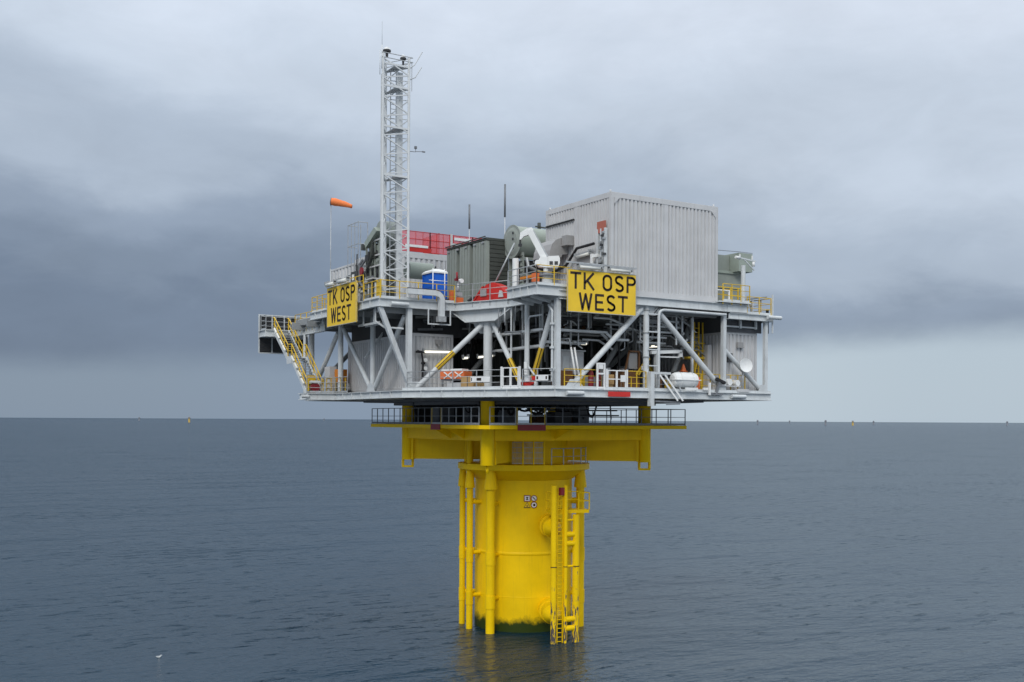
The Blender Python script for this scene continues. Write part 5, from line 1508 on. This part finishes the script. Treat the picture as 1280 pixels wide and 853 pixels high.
cable_ladder('long cable ladder under the right board, upper level', (.3, 1.6, 20.15), (4.6, 1.6, 20.15))
cable_ladder('cable ladder behind the white props, lower level', (.3, 2.2, 19.45), (3.4, 2.2, 19.45))
cable_ladder('cable ladder running back beside the striped brace', (.5, 8.6, 20.2), (.5, 2.0, 20.2))
cable_ladder('lower cable ladder running back beside the striped brace', (.7, 8.4, 19.2), (.7, 2.4, 19.25))
cable_ladder('dropped cable ladder left of the round column on the right front', (4.9, 1.6, 19.75), (6.3, 1.6, 19.75))
cable_ladder('cable ladder crossing behind the left overhang', (-6.3, 10.6, 20.9), (-6.3, 14.0, 20.9))
solo('sloping_tray', MB().bar((4.5, 1.35, 20.13), (5.0, 1.35, 19.78), .06, .16).bar((4.5, 1.85, 20.13), (5.0, 1.85, 19.78), .06, .16), 'steel', 'short sloping tray piece linking two cable ladders', 'cable tray', loc=(4.7, 1.6, 20))
t = thing('pipe_rack', 'stack of five level grey pipes right of the bent pipe', 'pipes', (8.5, 1.5, 20))
for k, (x1, z) in enumerate(((10.4, 21.1), (10.7, 20.75), (10.3, 20.4), (9.6, 20.05), (9.6, 19.7))):
    MB().tube((7.3, 1.4 + .1 * k, z), (x1, 1.4 + .1 * k, z), .075, 8).out('pipe', 'steel', t)
for x in (8.7, 10.1, 10.6): MB().bar((x, 1.3, 19.6), (x, 1.3, 21.7), .1, .1).out('pipe_stand', 'steel', t)
MB().bar((11.2, 1.0, 16.6), (11.2, 1.0, 21.4), .13, .13).out('pipe_stand', 'steel', t)
for (x, z) in ((10.2, 19.9), (10.5, 20.2), (10.8, 19.8), (10.4, 19.6)): MB().tube((x, 1.2, z), (x + .15, 1.2, z + .2), .08).out('valve', 'galv', t)
t = thing('hoist_beam', 'white hoist beam on a short post beside the bent pipe', 'hoist', (8, 1, 16.6))
MB().bar((7.6, .8, 19.0), (10.1, .8, 19.15), .2, .2).out('beam', 'white', t)
MB().bar((8.1, .8, 16.6), (8.1, .8, 19.0), .28, .28).out('post', 'steel', t)
MB().bar((8.0, .85, 18.75), (10.0, .85, 18.78), .08, .08).box(9.9, 10.15, .7, .9, 18.8, 19.1).out('trolley', 'white', t)
t = thing('yellow_stair_tower', 'yellow caged ladder and platform deep behind the right brace', 'ladder', (13, 2.6, 16.6))
for x in (12.6, 13.0, 13.35): MB().bar((x, 2.4, 16.6), (x, 2.4, 21.3), .08, .08).out('stile', 'rail_y', t)
for k in range(14): MB().bar((12.6, 2.4, 17 + k * .3), (13.0, 2.4, 17 + k * .3), .04, .04).out('rung', 'rail_y', t)
MB().box(12.0, 13.5, 2.3, 3.4, 18.85, 18.98).out('platform', 'rail_y', t)
for x in (11.9, 12.2): MB().bar((x, 2.2, 16.6), (x + .5, 2.2, 18.9), .08, .1).out('side_stair', 'rail_y', t)
for z in (19.4, 19.9): MB().bar((11.9, 2.35, z), (13.5, 2.35, z), .05, .05).out('rail', 'rail_y', t)
MB().box(13.45, 13.8, 2.0, 4.0, 16.62, 19.8).out('pale_wall', 'cont', t)
t = thing('amber_machine', 'brown and amber framed machine behind the yellow rail by the round column', 'machine', (7.15, 2, 16.6))
MB().box(6.3, 7.7, 2.0, 3.2, 16.7, 17.9).out('machine_body', 'brown', t)
MB().bar((6.45, 1.9, 17.9), (6.75, 1.9, 19.1), .1, .1).bar((7.55, 1.9, 17.9), (7.55, 1.9, 19.1), .1, .1).bar((6.70, 1.9, 19.1), (7.60, 1.9, 19.1), .1, .1).out('machine_frame', 'brown', t)
MB().box(6.75, 7.45, 1.95, 2.1, 18.0, 19.0).out('machine_panel', 'duct', t)
MB().bar((7.15, 1.7, 17.6), (8.05, 1.7, 18.7), .06, .1).bar((7.35, 1.7, 17.6), (8.25, 1.7, 18.7), .06, .1).out('small_stair', 'rail_y', t)
MB().lathe((7.6, 1.5), [(.05, 17.85), (.16, 17.95), (.16, 18.15), (.05, 18.22)], 14).out('float_ball', 'white', t)
for k, (x, lab) in enumerate(((2.6, 'left red gas bottle beside the white bottle stand on the right front'), (3.15, 'right red gas bottle seen through the white bottle stand'))):
    t = thing('gas_bottle', lab, 'gas bottle', (x, .25, 16.6), 'red gas bottles')
    MB().lathe((x, .3), [(.16, 16.62), (.17, 16.65), (.17, 17.5), (.12, 17.65), (.05, 17.72)], 16).out('bottle', 'red_dk', t)
    MB().lathe((x, .3), [(.05, 17.72), (.06, 17.8), (.03, 17.85)], 10).out('bottle_valve', 'galv', t)
    MB().tube((x, .3, 17.1), (x, .3, 17.14), .178, 16).out('band', 'galv', t)
t = thing('bottle_stand', 'tall narrow white steel stand with box on top by the right gate', 'stand', (2.6, -.2, 16.6))
for x in (2.70, 3.22): MB().bar((x, -.22, 16.5), (x, -.22, 18.15), .1, .1).out('upright', 'white', t)
for z in (16.65, 17.5, 18.1): MB().bar((2.7, -.22, z), (3.22, -.22, z), .08, .1).out('cross_bar', 'white', t)
MB().box(2.8, 3.12, -.25, -.1, 17.78, 18.05).out('lamp_box', 'white', t)
solo('tan_board', MB().box(3.8, 4.35, .3, .36, 16.9, 17.5).box(3.82, 4.33, .36, .5, 16.62, 16.9), 'card', 'tan board leaning behind the left leaf of the right gate', 'board', loc=(3.8, .3, 16.6))
# boxes behind the slanting rail
def dgb(t, e, z): return Vector(dg(t, z, e))
dn = Vector((dvec.y, -dvec.x, 0)) * -1        # inward
def crate(name, t0, t1, e0, dep, z0, z1, m):
    a, b = dgb(t0, e0, z0), dgb(t1, e0, z0)
    return MB().extrude([a, b, b + dn * dep, a + dn * dep], (0, 0, z1 - z0))
t = thing('cargo_bag', 'orange cargo bag with white straps on top of a stand behind the rail', 'bag', dgb(.3, .9, 16.6))
crate('', .207, .37, .9, .9, 17.27, 17.75, 0).out('bag', 'orange', t)
for k in (0, 1):
    a = dgb(.235 + .075 * k, .87, 17.3); b = dgb(.29 + .075 * k, .87, 17.7)
    MB().bar(a, b, .03, .07).bar((a.x, a.y, 17.7), (b.x, b.y, 17.3), .03, .07).out('strap', 'white', t)
crate('', .212, .265, .95, .7, 17.76, 17.88, 0).out('white_bundle', 'white', t)
crate('', .275, .355, .95, .7, 17.76, 17.9, 0).out('white_bundle', 'white', t)
for f_ in (.22, .36): MB().bar(dgb(f_, 1.0, 16.6), dgb(f_, 1.0, 17.25), .07, .07).out('stand_leg', 'galv_dark', t)
crate('', .21, .365, .95, .8, 17.18, 17.26, 0).out('stand_top', 'galv_dark', t)
t = solo('grey_crate', crate('', .275, .368, .6, .6, 16.62, 17.02, 0), 'cont', 'low pale grey crate under the orange cargo bag', 'crate', loc=tuple(dgb(.4, .6, 16.6)))
t = thing('cardboard_box', 'large brown cardboard box right of the orange cargo bag', 'box', dgb(.5, .5, 16.6))
crate('', .376, .461, .5, .6, 16.62, 17.4, 0).out('carton', 'card', t)
crate('', .416, .421, .495, .61, 16.63, 17.405, 0).out('tape', 'tray', t)
t = thing('cardboard_box', 'small brown cardboard box beside the large cardboard box', 'box', dgb(.56, .5, 16.6))
crate('', .468, .504, .5, .45, 16.62, 16.98, 0).out('carton', 'card', t)
def rail_board(label, t0, t1, z0, z1, marks):
    t = thing('rail_notice', label, 'notice', dgb(t0, -.04, z0), 'white notices on the rail')
    a, b = dgb(t0, -.04, z0), dgb(t1, -.04, z0)
    MB().extrude([a, b, b + dn * .03, a + dn * .03], (0, 0, z1 - z0)).out('plate', 'white', t)
    for (f0, f1, h0, h1) in marks:
        p, q = a.lerp(b, f0) - dn * .008, a.lerp(b, f1) - dn * .008
        MB().extrude([p + Vector((0, 0, h0)), q + Vector((0, 0, h0)), q + Vector((0, 0, h1)), p + Vector((0, 0, h1))], dn * .006).out('symbol', 'ink', t)
rail_board('long white notice with black mark on the rail left of the column', .473, .598, 17.0, 17.33, [(.32, .56, .08, .25), (.03, .07, .06, .27)])
rail_board('short white notice with two black marks on the rail near the corner post', .885, .962, 17.02, 17.36, [(.08, .22, .08, .26), (.8, .92, .08, .26)])
t = thing('rescue_boat_gear', 'small red and white rescue gear with tall white tube by the round post', 'rescue gear', dgb(.82, .3, 16.6))
c = dgb(.815, .35, 16.62)
hull = MB(); pr = None
for f_, w, h0 in ((-.5, .05, .3), (-.3, .2, .12), (0, .28, .05), (.3, .2, .12), (.5, .05, .3)):
    p = c + dvec * f_
    ring = [hull.bm.verts.new(p + dn * a_ + Vector((0, 0, z))) for a_, z in ((-w, .34), (-w * .7, h0), (w * .7, h0), (w, .34))]
    if pr:
        for k in range(4): hull.bm.faces.new([pr[k], pr[(k + 1) % 4], ring[(k + 1) % 4], ring[k]])
    pr = ring
hull.out('hull', 'red', t)
MB().tube(c + Vector((0, 0, .3)), c + Vector((0, 0, .75)), .22, 14).out('drum', 'steel', t)
MB().tube(c + dvec * -.12 + Vector((0, 0, .8)), c + dvec * -.12 + Vector((0, 0, 1.55)), .11, 12).out('white_tube', 'white', t)
MB().extrude([c + dvec * .3 + Vector((0, 0, .45)), c + dvec * .75 + Vector((0, 0, .45)), c + dvec * .75 + Vector((0, 0, .68)), c + dvec * .3 + Vector((0, 0, .68))], dn * .2).out('red_case', 'red', t)
MB().tube(c + dvec * .6 + Vector((0, 0, .0)), c + dvec * .6 + Vector((0, 0, .4)), .12, 12).out('white_can', 'white', t)
# valve tree on the left cabin
t = thing('valve_tree', 'black valve tree with white gauges on the left cabin front', 'valves', (-3.6, 10.9, 17.2))
MB().path([(-3.75, 10.85, 19.2), (-3.45, 10.8, 19.1), (-3.35, 10.8, 18.4), (-3.4, 10.8, 17.2)], .07, 8).box(-3.85, -3.2, 10.75, 10.9, 19.05, 19.2).out('valve_pipe', 'black', t)
for z in (18.6, 18.05): MB().tube((-3.2, 10.7, z), (-3.2, 10.85, z), .13, 12).out('gauge', 'white', t)
for z in (18.4, 17.9): MB().box(-3.45, -3.2, 10.75, 10.9, z - .08, z + .06).out('valve_body', 'black', t)
solo('cabin_sign_box', MB().box(-2.35, -1.85, 10.95, 11.08, 19.7, 20.0).tube((-2.1, 10.9, 19.62), (-2.1, 11.0, 19.62), .1), 'duct', 'small grey ventilator on the left cabin front', 'ventilator', loc=(-2.1, 11, 19.7))
solo('wall_ventilator', MB().box(14.85, 15.35, .62, .74, 19.65, 19.95).box(14.8, 15.4, .58, .74, 19.58, 19.64), 'duct', 'small grey ventilator on the right cabin front', 'ventilator', loc=(15.1, .7, 19.7))
solo('door_window', MB().box(14.0, 14.45, .68, .76, 18.6, 19.2), 'dark', 'dark square window of the right cabin beside the post', 'window', loc=(14.2, .7, 18.6))
# goods at the left end
solo('amber_cabinet', MB().box(-5.0, -4.3, 21.2, 21.9, 17.3, 18.35).box(-4.95, -4.35, 21.15, 21.2, 17.4, 18.25), 'amber', 'bright orange cabinet at the left end of the lower deck', 'cabinet', loc=(-4.6, 21.5, 17.3))
t = thing('bundle_stack', 'grey rolls on a dark pallet below the orange cabinet', 'rolls', (-4.8, 21.2, 16.6))
for k, (y, z) in enumerate(((20.95, 16.9), (21.5, 16.9), (21.2, 17.15))): MB().tube((-5.15, y, z), (-4.2, y, z), .16 + .02 * k, 12).out('roll', 'duct', t)
MB().box(-5.1, -4.2, 20.7, 21.9, 16.6, 16.74).out('pallet', 'dark', t)
solo('grey_locker', MB().box(-5.15, -4.6, 22.5, 23.5, 16.6, 18.6).box(-5.17, -5.15, 22.55, 23.45, 16.7, 18.5), 'cont', 'grey locker between stair foot and orange cabinet', 'locker', loc=(-4.9, 23, 16.6))
t = thing('hose_reel', 'red hose reel with white cap at the stair foot', 'hose reel', (-6.5, 21.6, 16.6))
MB().tube((-6.6, 21.55, 17.0), (-6.6, 21.85, 17.0), .33, 18).out('reel', 'red_dk', t)
MB().box(-6.95, -6.2, 21.5, 21.9, 17.3, 17.48).out('cap', 'white', t)
MB().bar((-6.6, 21.7, 16.6), (-6.6, 21.7, 17.0), .08, .08).out('stand', 'galv', t)
solo('yellow_box', MB().box(-6.75, -6.2, 22.6, 23.0, 16.62, 17.9).box(-6.78, -6.75, 22.65, 22.95, 16.8, 17.7), 'rail_y', 'upright yellow box between the stair rails at deck level', 'box', loc=(-6.5, 22.8, 16.6))
t = solo('orange_cone', MB().cone((10.9, 1.5, 17.95), (10.9, 1.5, 18.4), .2, .05, 16).box(10.7, 11.1, 1.3, 1.7, 17.88, 17.95), 'orange', 'orange warning cone on a box above the life raft', 'cone', loc=(10.9, 1.5, 17.9))
solo('deck_locker', MB().box(9.9, 11.4, 1.1, 1.9, 16.62, 17.86).box(9.85, 11.45, 1.05, 1.95, 17.8, 17.87), 'dark', 'dark deck locker behind the life raft', 'locker', loc=(10.2, .8, 16.6))
solo('orange_board', MB().box(10.6, 10.95, -.05, .02, 16.7, 17.5), 'orange', 'narrow orange board right of the life raft', 'board', loc=(10.8, 0, 16.7))
# pipe loops under the right bay
solo('eaves_pipe', MB().bar((13.3, .5, 20.95), (16.4, .5, 20.95), .1, .1).bar((14.9, .45, 20.85), (14.9, .45, 21.4), .14, .14).bar((16.3, .45, 20.85), (16.3, .45, 21.4), .14, .14), 'steel', 'level grey bar hung under the side deck above the right cabin', 'beam', loc=(15, .5, 21))
solo('shade_filler', MB().box(13.5, 17.0, .62, .70, 20.62, 21.35).box(13.9, 13.98, .72, 17, 20.62, 21.66), 'tray', 'dark sheet standing in for the shaded gap between right cabin roof and side deck', 'panel', loc=(15, .65, 20.6))  # dark filler put in for the shade of the open gap
t = thing('shade_backdrop', 'dark sheets standing in for shade behind the left cabin under the deck', 'wall', (-2, 13, 20.4))  # deep shade above the cabin is built as dark sheets
MB().box(-4.3, 2.6, 12.2, 12.3, 20.30, 21.75).out('dark_sheet', 'dark', t)
MB().box(-3.75, -3.65, 12.3, 21.7, 20.30, 21.75).out('dark_sheet', 'dark', t)
rnd = random.Random(21)
for k in range(9):
    x = rnd.uniform(-3.6, 1.6); z = rnd.uniform(20.5, 21.5)
    MB().bar((x, 11.9, z), (x + rnd.uniform(.8, 2.4), 11.9, z + rnd.uniform(-.15, .15)), .1, rnd.uniform(.06, .2)).out('wall_rail', rnd.choice(['steel_dim', 'tray', 'galv_dark']), t)
for k in range(7):
    x = rnd.uniform(-3.8, 2.2); MB().bar((x, 11.8, 21.7), (x, 11.8, rnd.uniform(19.6, 21)), .08, .08).out('wall_strut', rnd.choice(['steel_dim', 'galv_dark', 'steel']), t)
t = thing('ceiling_services', 'tangle of dark pipes and ducts hung under the upper deck', 'pipes', (5, 6, 21))
for k in range(26):
    x, y = rnd.uniform(.8, 12.5), rnd.uniform(2.2, 8.5)
    z = rnd.uniform(19.9, 21.5)
    if rnd.random() < .5: MB().tube((x, y, z), (min(12.8, x + rnd.uniform(1.5, 4)), y, z), rnd.uniform(.05, .14), 8).out('pipe', rnd.choice(['steel_dim', 'dark', 'tray']), t)
    else: MB().tube((x, y, z), (x, y - rnd.uniform(.6, 1.5), z), rnd.uniform(.05, .12), 8).out('pipe', rnd.choice(['steel_dim', 'dark', 'tray']), t)
for k in range(16):
    x, y = rnd.uniform(.8, 12.5), rnd.uniform(3.0, 8.5)
    MB().bar((x, y, rnd.uniform(16.6, 19.3)), (x, y, 21.7), .1, .1).out('support', rnd.choice(['steel_dim', 'dark']), t)
t = thing('front_pipework', 'grey pipes, valves and small boxes crowding the bays behind the front braces', 'pipes', (4, 1.8, 19))
for k in range(54):
    x, y = rnd.uniform(.5, 12.6), rnd.uniform(.9, 3.6)
    z = rnd.uniform(19.2, 21.6); r_ = rnd.uniform(.03, .075)
    m_ = rnd.choice(['steel', 'galv', 'steel_dim', 'galv', 'galv_dark'])
    q = rnd.random()
    if q < .4: MB().path([(x, y, 21.7), (x, y, z), (x + rnd.choice([-.3, .3]), y, z - .15)], r_, 6).out('drop_pipe', m_, t)
    elif q < .7: MB().path([(x, y, z), (x + rnd.uniform(.8, 2.2), y, z), (x + 2.3, y, z - rnd.uniform(.2, .8))], r_, 6).out('pipe_run', m_, t)
    elif q < .85: MB().box(x - .12, x + .12, y - .1, y + .1, z - .16, z + .16).out('junction_box', m_, t)
    else: MB().tube((x, y, z), (x + .25, y, z), .09, 10).out('valve', m_, t)
for k in range(26):
    x, y = rnd.uniform(.6, 12.6), rnd.uniform(1.0, 3.2); h = rnd.uniform(.4, 1.5); w = rnd.uniform(.1, .35)
    m_ = rnd.choice(['galv_dark', 'steel_dim', 'cont', 'galv', 'brown', 'rail_y', 'dark'])
    q = rnd.random()
    if q < .5: MB().box(x - w, x + w, y - .2, y + .2, 16.6, 16.6 + h).out('small_cabinet', m_, t)
    else: MB().path([(x, y, 16.6), (x, y, 16.6 + h), (x + w * 2, y, 16.6 + h), (x + w * 2, y, 16.6)], .04, 6).out('pipe_hoop', m_, t)
for k in range(30):
    f_ = rnd.uniform(.05, .95); e_ = rnd.uniform(1.6, 3.2); c = dgb(f_, e_, rnd.uniform(19.6, 21.5)); m_ = rnd.choice(['steel', 'galv', 'steel_dim', 'galv_dark'])
    if c.x < -.9: continue
    if rnd.random() < .5: MB().path([(c.x, c.y, 21.7), c], rnd.uniform(.03, .06), 6).out('drop_pipe', m_, t)
    else: MB().path([c, c + dvec * 1.2, c + dvec * 1.3 + Vector((0, 0, -.5))], rnd.uniform(.03, .07), 6).out('pipe_run', m_, t)
t = thing('pump_skids', 'dark pump skids and drums on the deck behind the front rails', 'machinery', (5, 5, 16.6))
for k in range(16):
    x, y = rnd.uniform(.8, 12.0), rnd.uniform(3.2, 8.4); w = rnd.uniform(.25, .7); h = rnd.uniform(.5, 1.7)
    m_ = rnd.choice(['dark', 'dark', 'green_dk', 'brown', 'steel_dim'])
    if rnd.random() < .6: MB().box(x - w, x + w, y - .4, y + .4, 16.6, 16.6 + h).out('skid', m_, t)
    else: MB().tube((x - w, y, 16.9 + w * .5), (x + w, y, 16.9 + w * .5), .3 + w * .3, 14).out('pump_drum', m_, t)

# ---------------------------------------------------------------- far foundations on the horizon
def far_column(i, px, dist, h, m, label):
    dist *= 1.1
    ang = R(YAW) + math.atan((px - 640) / 1323)
    x = -34.851 + dist * math.sin(ang); y = -51.347 + dist * math.cos(ang)
    t = thing('far_foundation', label, 'foundation', (x, y, 0), 'bare turbine foundations on the horizon')
    MB().lathe((x, y), [(3.4, -1), (3.4, h * .82), (2.9, h)], 16).out('column', m, t)
    MB().lathe((x, y), [(5.6, h * .80), (6.0, h * .82), (6.0, h * .88), (5.6, h * .89)], 16).out('platform', 'turb_grey', t)
    MB().lathe((x, y), [(4.0, h), (4.4, h + 1.2), (3.6, h + 3)], 12).out('cover', 'turb_grey', t)


for i, (px, di, h, m, lab) in enumerate((
        (174, 5200, 16, 'turb_grey', 'faint foundation column on the horizon, leftmost of all'),
        (236.5, 3600, 17, 'turb', 'yellowest foundation column on the horizon, left of the platform'),
        (405, 7500, 17, 'turb_grey', 'tiny foundation column on the horizon below the stair foot'),
        (947, 4800, 18, 'turb_grey', 'foundation column on the horizon just under the right deck end'),
        (987, 6800, 18, 'turb_grey', 'very faint foundation column right of the right deck end'),
        (1032, 4200, 18, 'turb_grey', 'dark wide-topped foundation column on the right horizon'),
        (1066, 4000, 16, 'turb', 'orange yellow foundation column on the right horizon'),
        (1092, 5400, 17, 'turb_grey', 'small foundation column right of the orange yellow one'),
        (1259, 5000, 18, 'turb_grey', 'lone foundation column at the far right of the horizon'))):
    far_column(i, px, di, h, m, lab)

# gull on the water
gx, gy = -34.851 + 68.5 * math.sin(R(YAW - 18.4)), -51.347 + 68.5 * math.cos(R(YAW - 18.4))
t = thing('sea_gull', 'white gull floating on the dark water left of the column', 'gull', (gx, gy, 0))
mb = MB(); pr = None
for x, r, z in ((-.30, .015, .17), (-.2, .06, .14), (-.05, .10, .10), (.1, .105, .10), (.19, .06, .15), (.22, .05, .22), (.26, .055, .26), (.31, .03, .26), (.37, .01, .245)):
    ring = [mb.bm.verts.new((gx + x * .55, gy + r * .55 * math.cos(2 * PI * k / 10), (z + r * math.sin(2 * PI * k / 10)) * .55 - .02)) for k in range(10)]
    if pr:
        for k in range(10):
            f = mb.bm.faces.new([pr[k], pr[(k + 1) % 10], ring[(k + 1) % 10], ring[k]]); f.smooth = True
    pr = ring
mb.out('body', 'white', t)
MB().extrude([(gx - .16, gy - .055, .08), (gx + .05, gy - .06, .07), (gx + .03, gy - .055, .10), (gx - .1, gy - .035, .10)], (0, .01, 0)).extrude([(gx - .16, gy + .045, .08), (gx + .05, gy + .05, .07), (gx + .03, gy + .045, .10), (gx - .1, gy + .03, .10)], (0, .01, 0)).out('wing', 'galv', t)
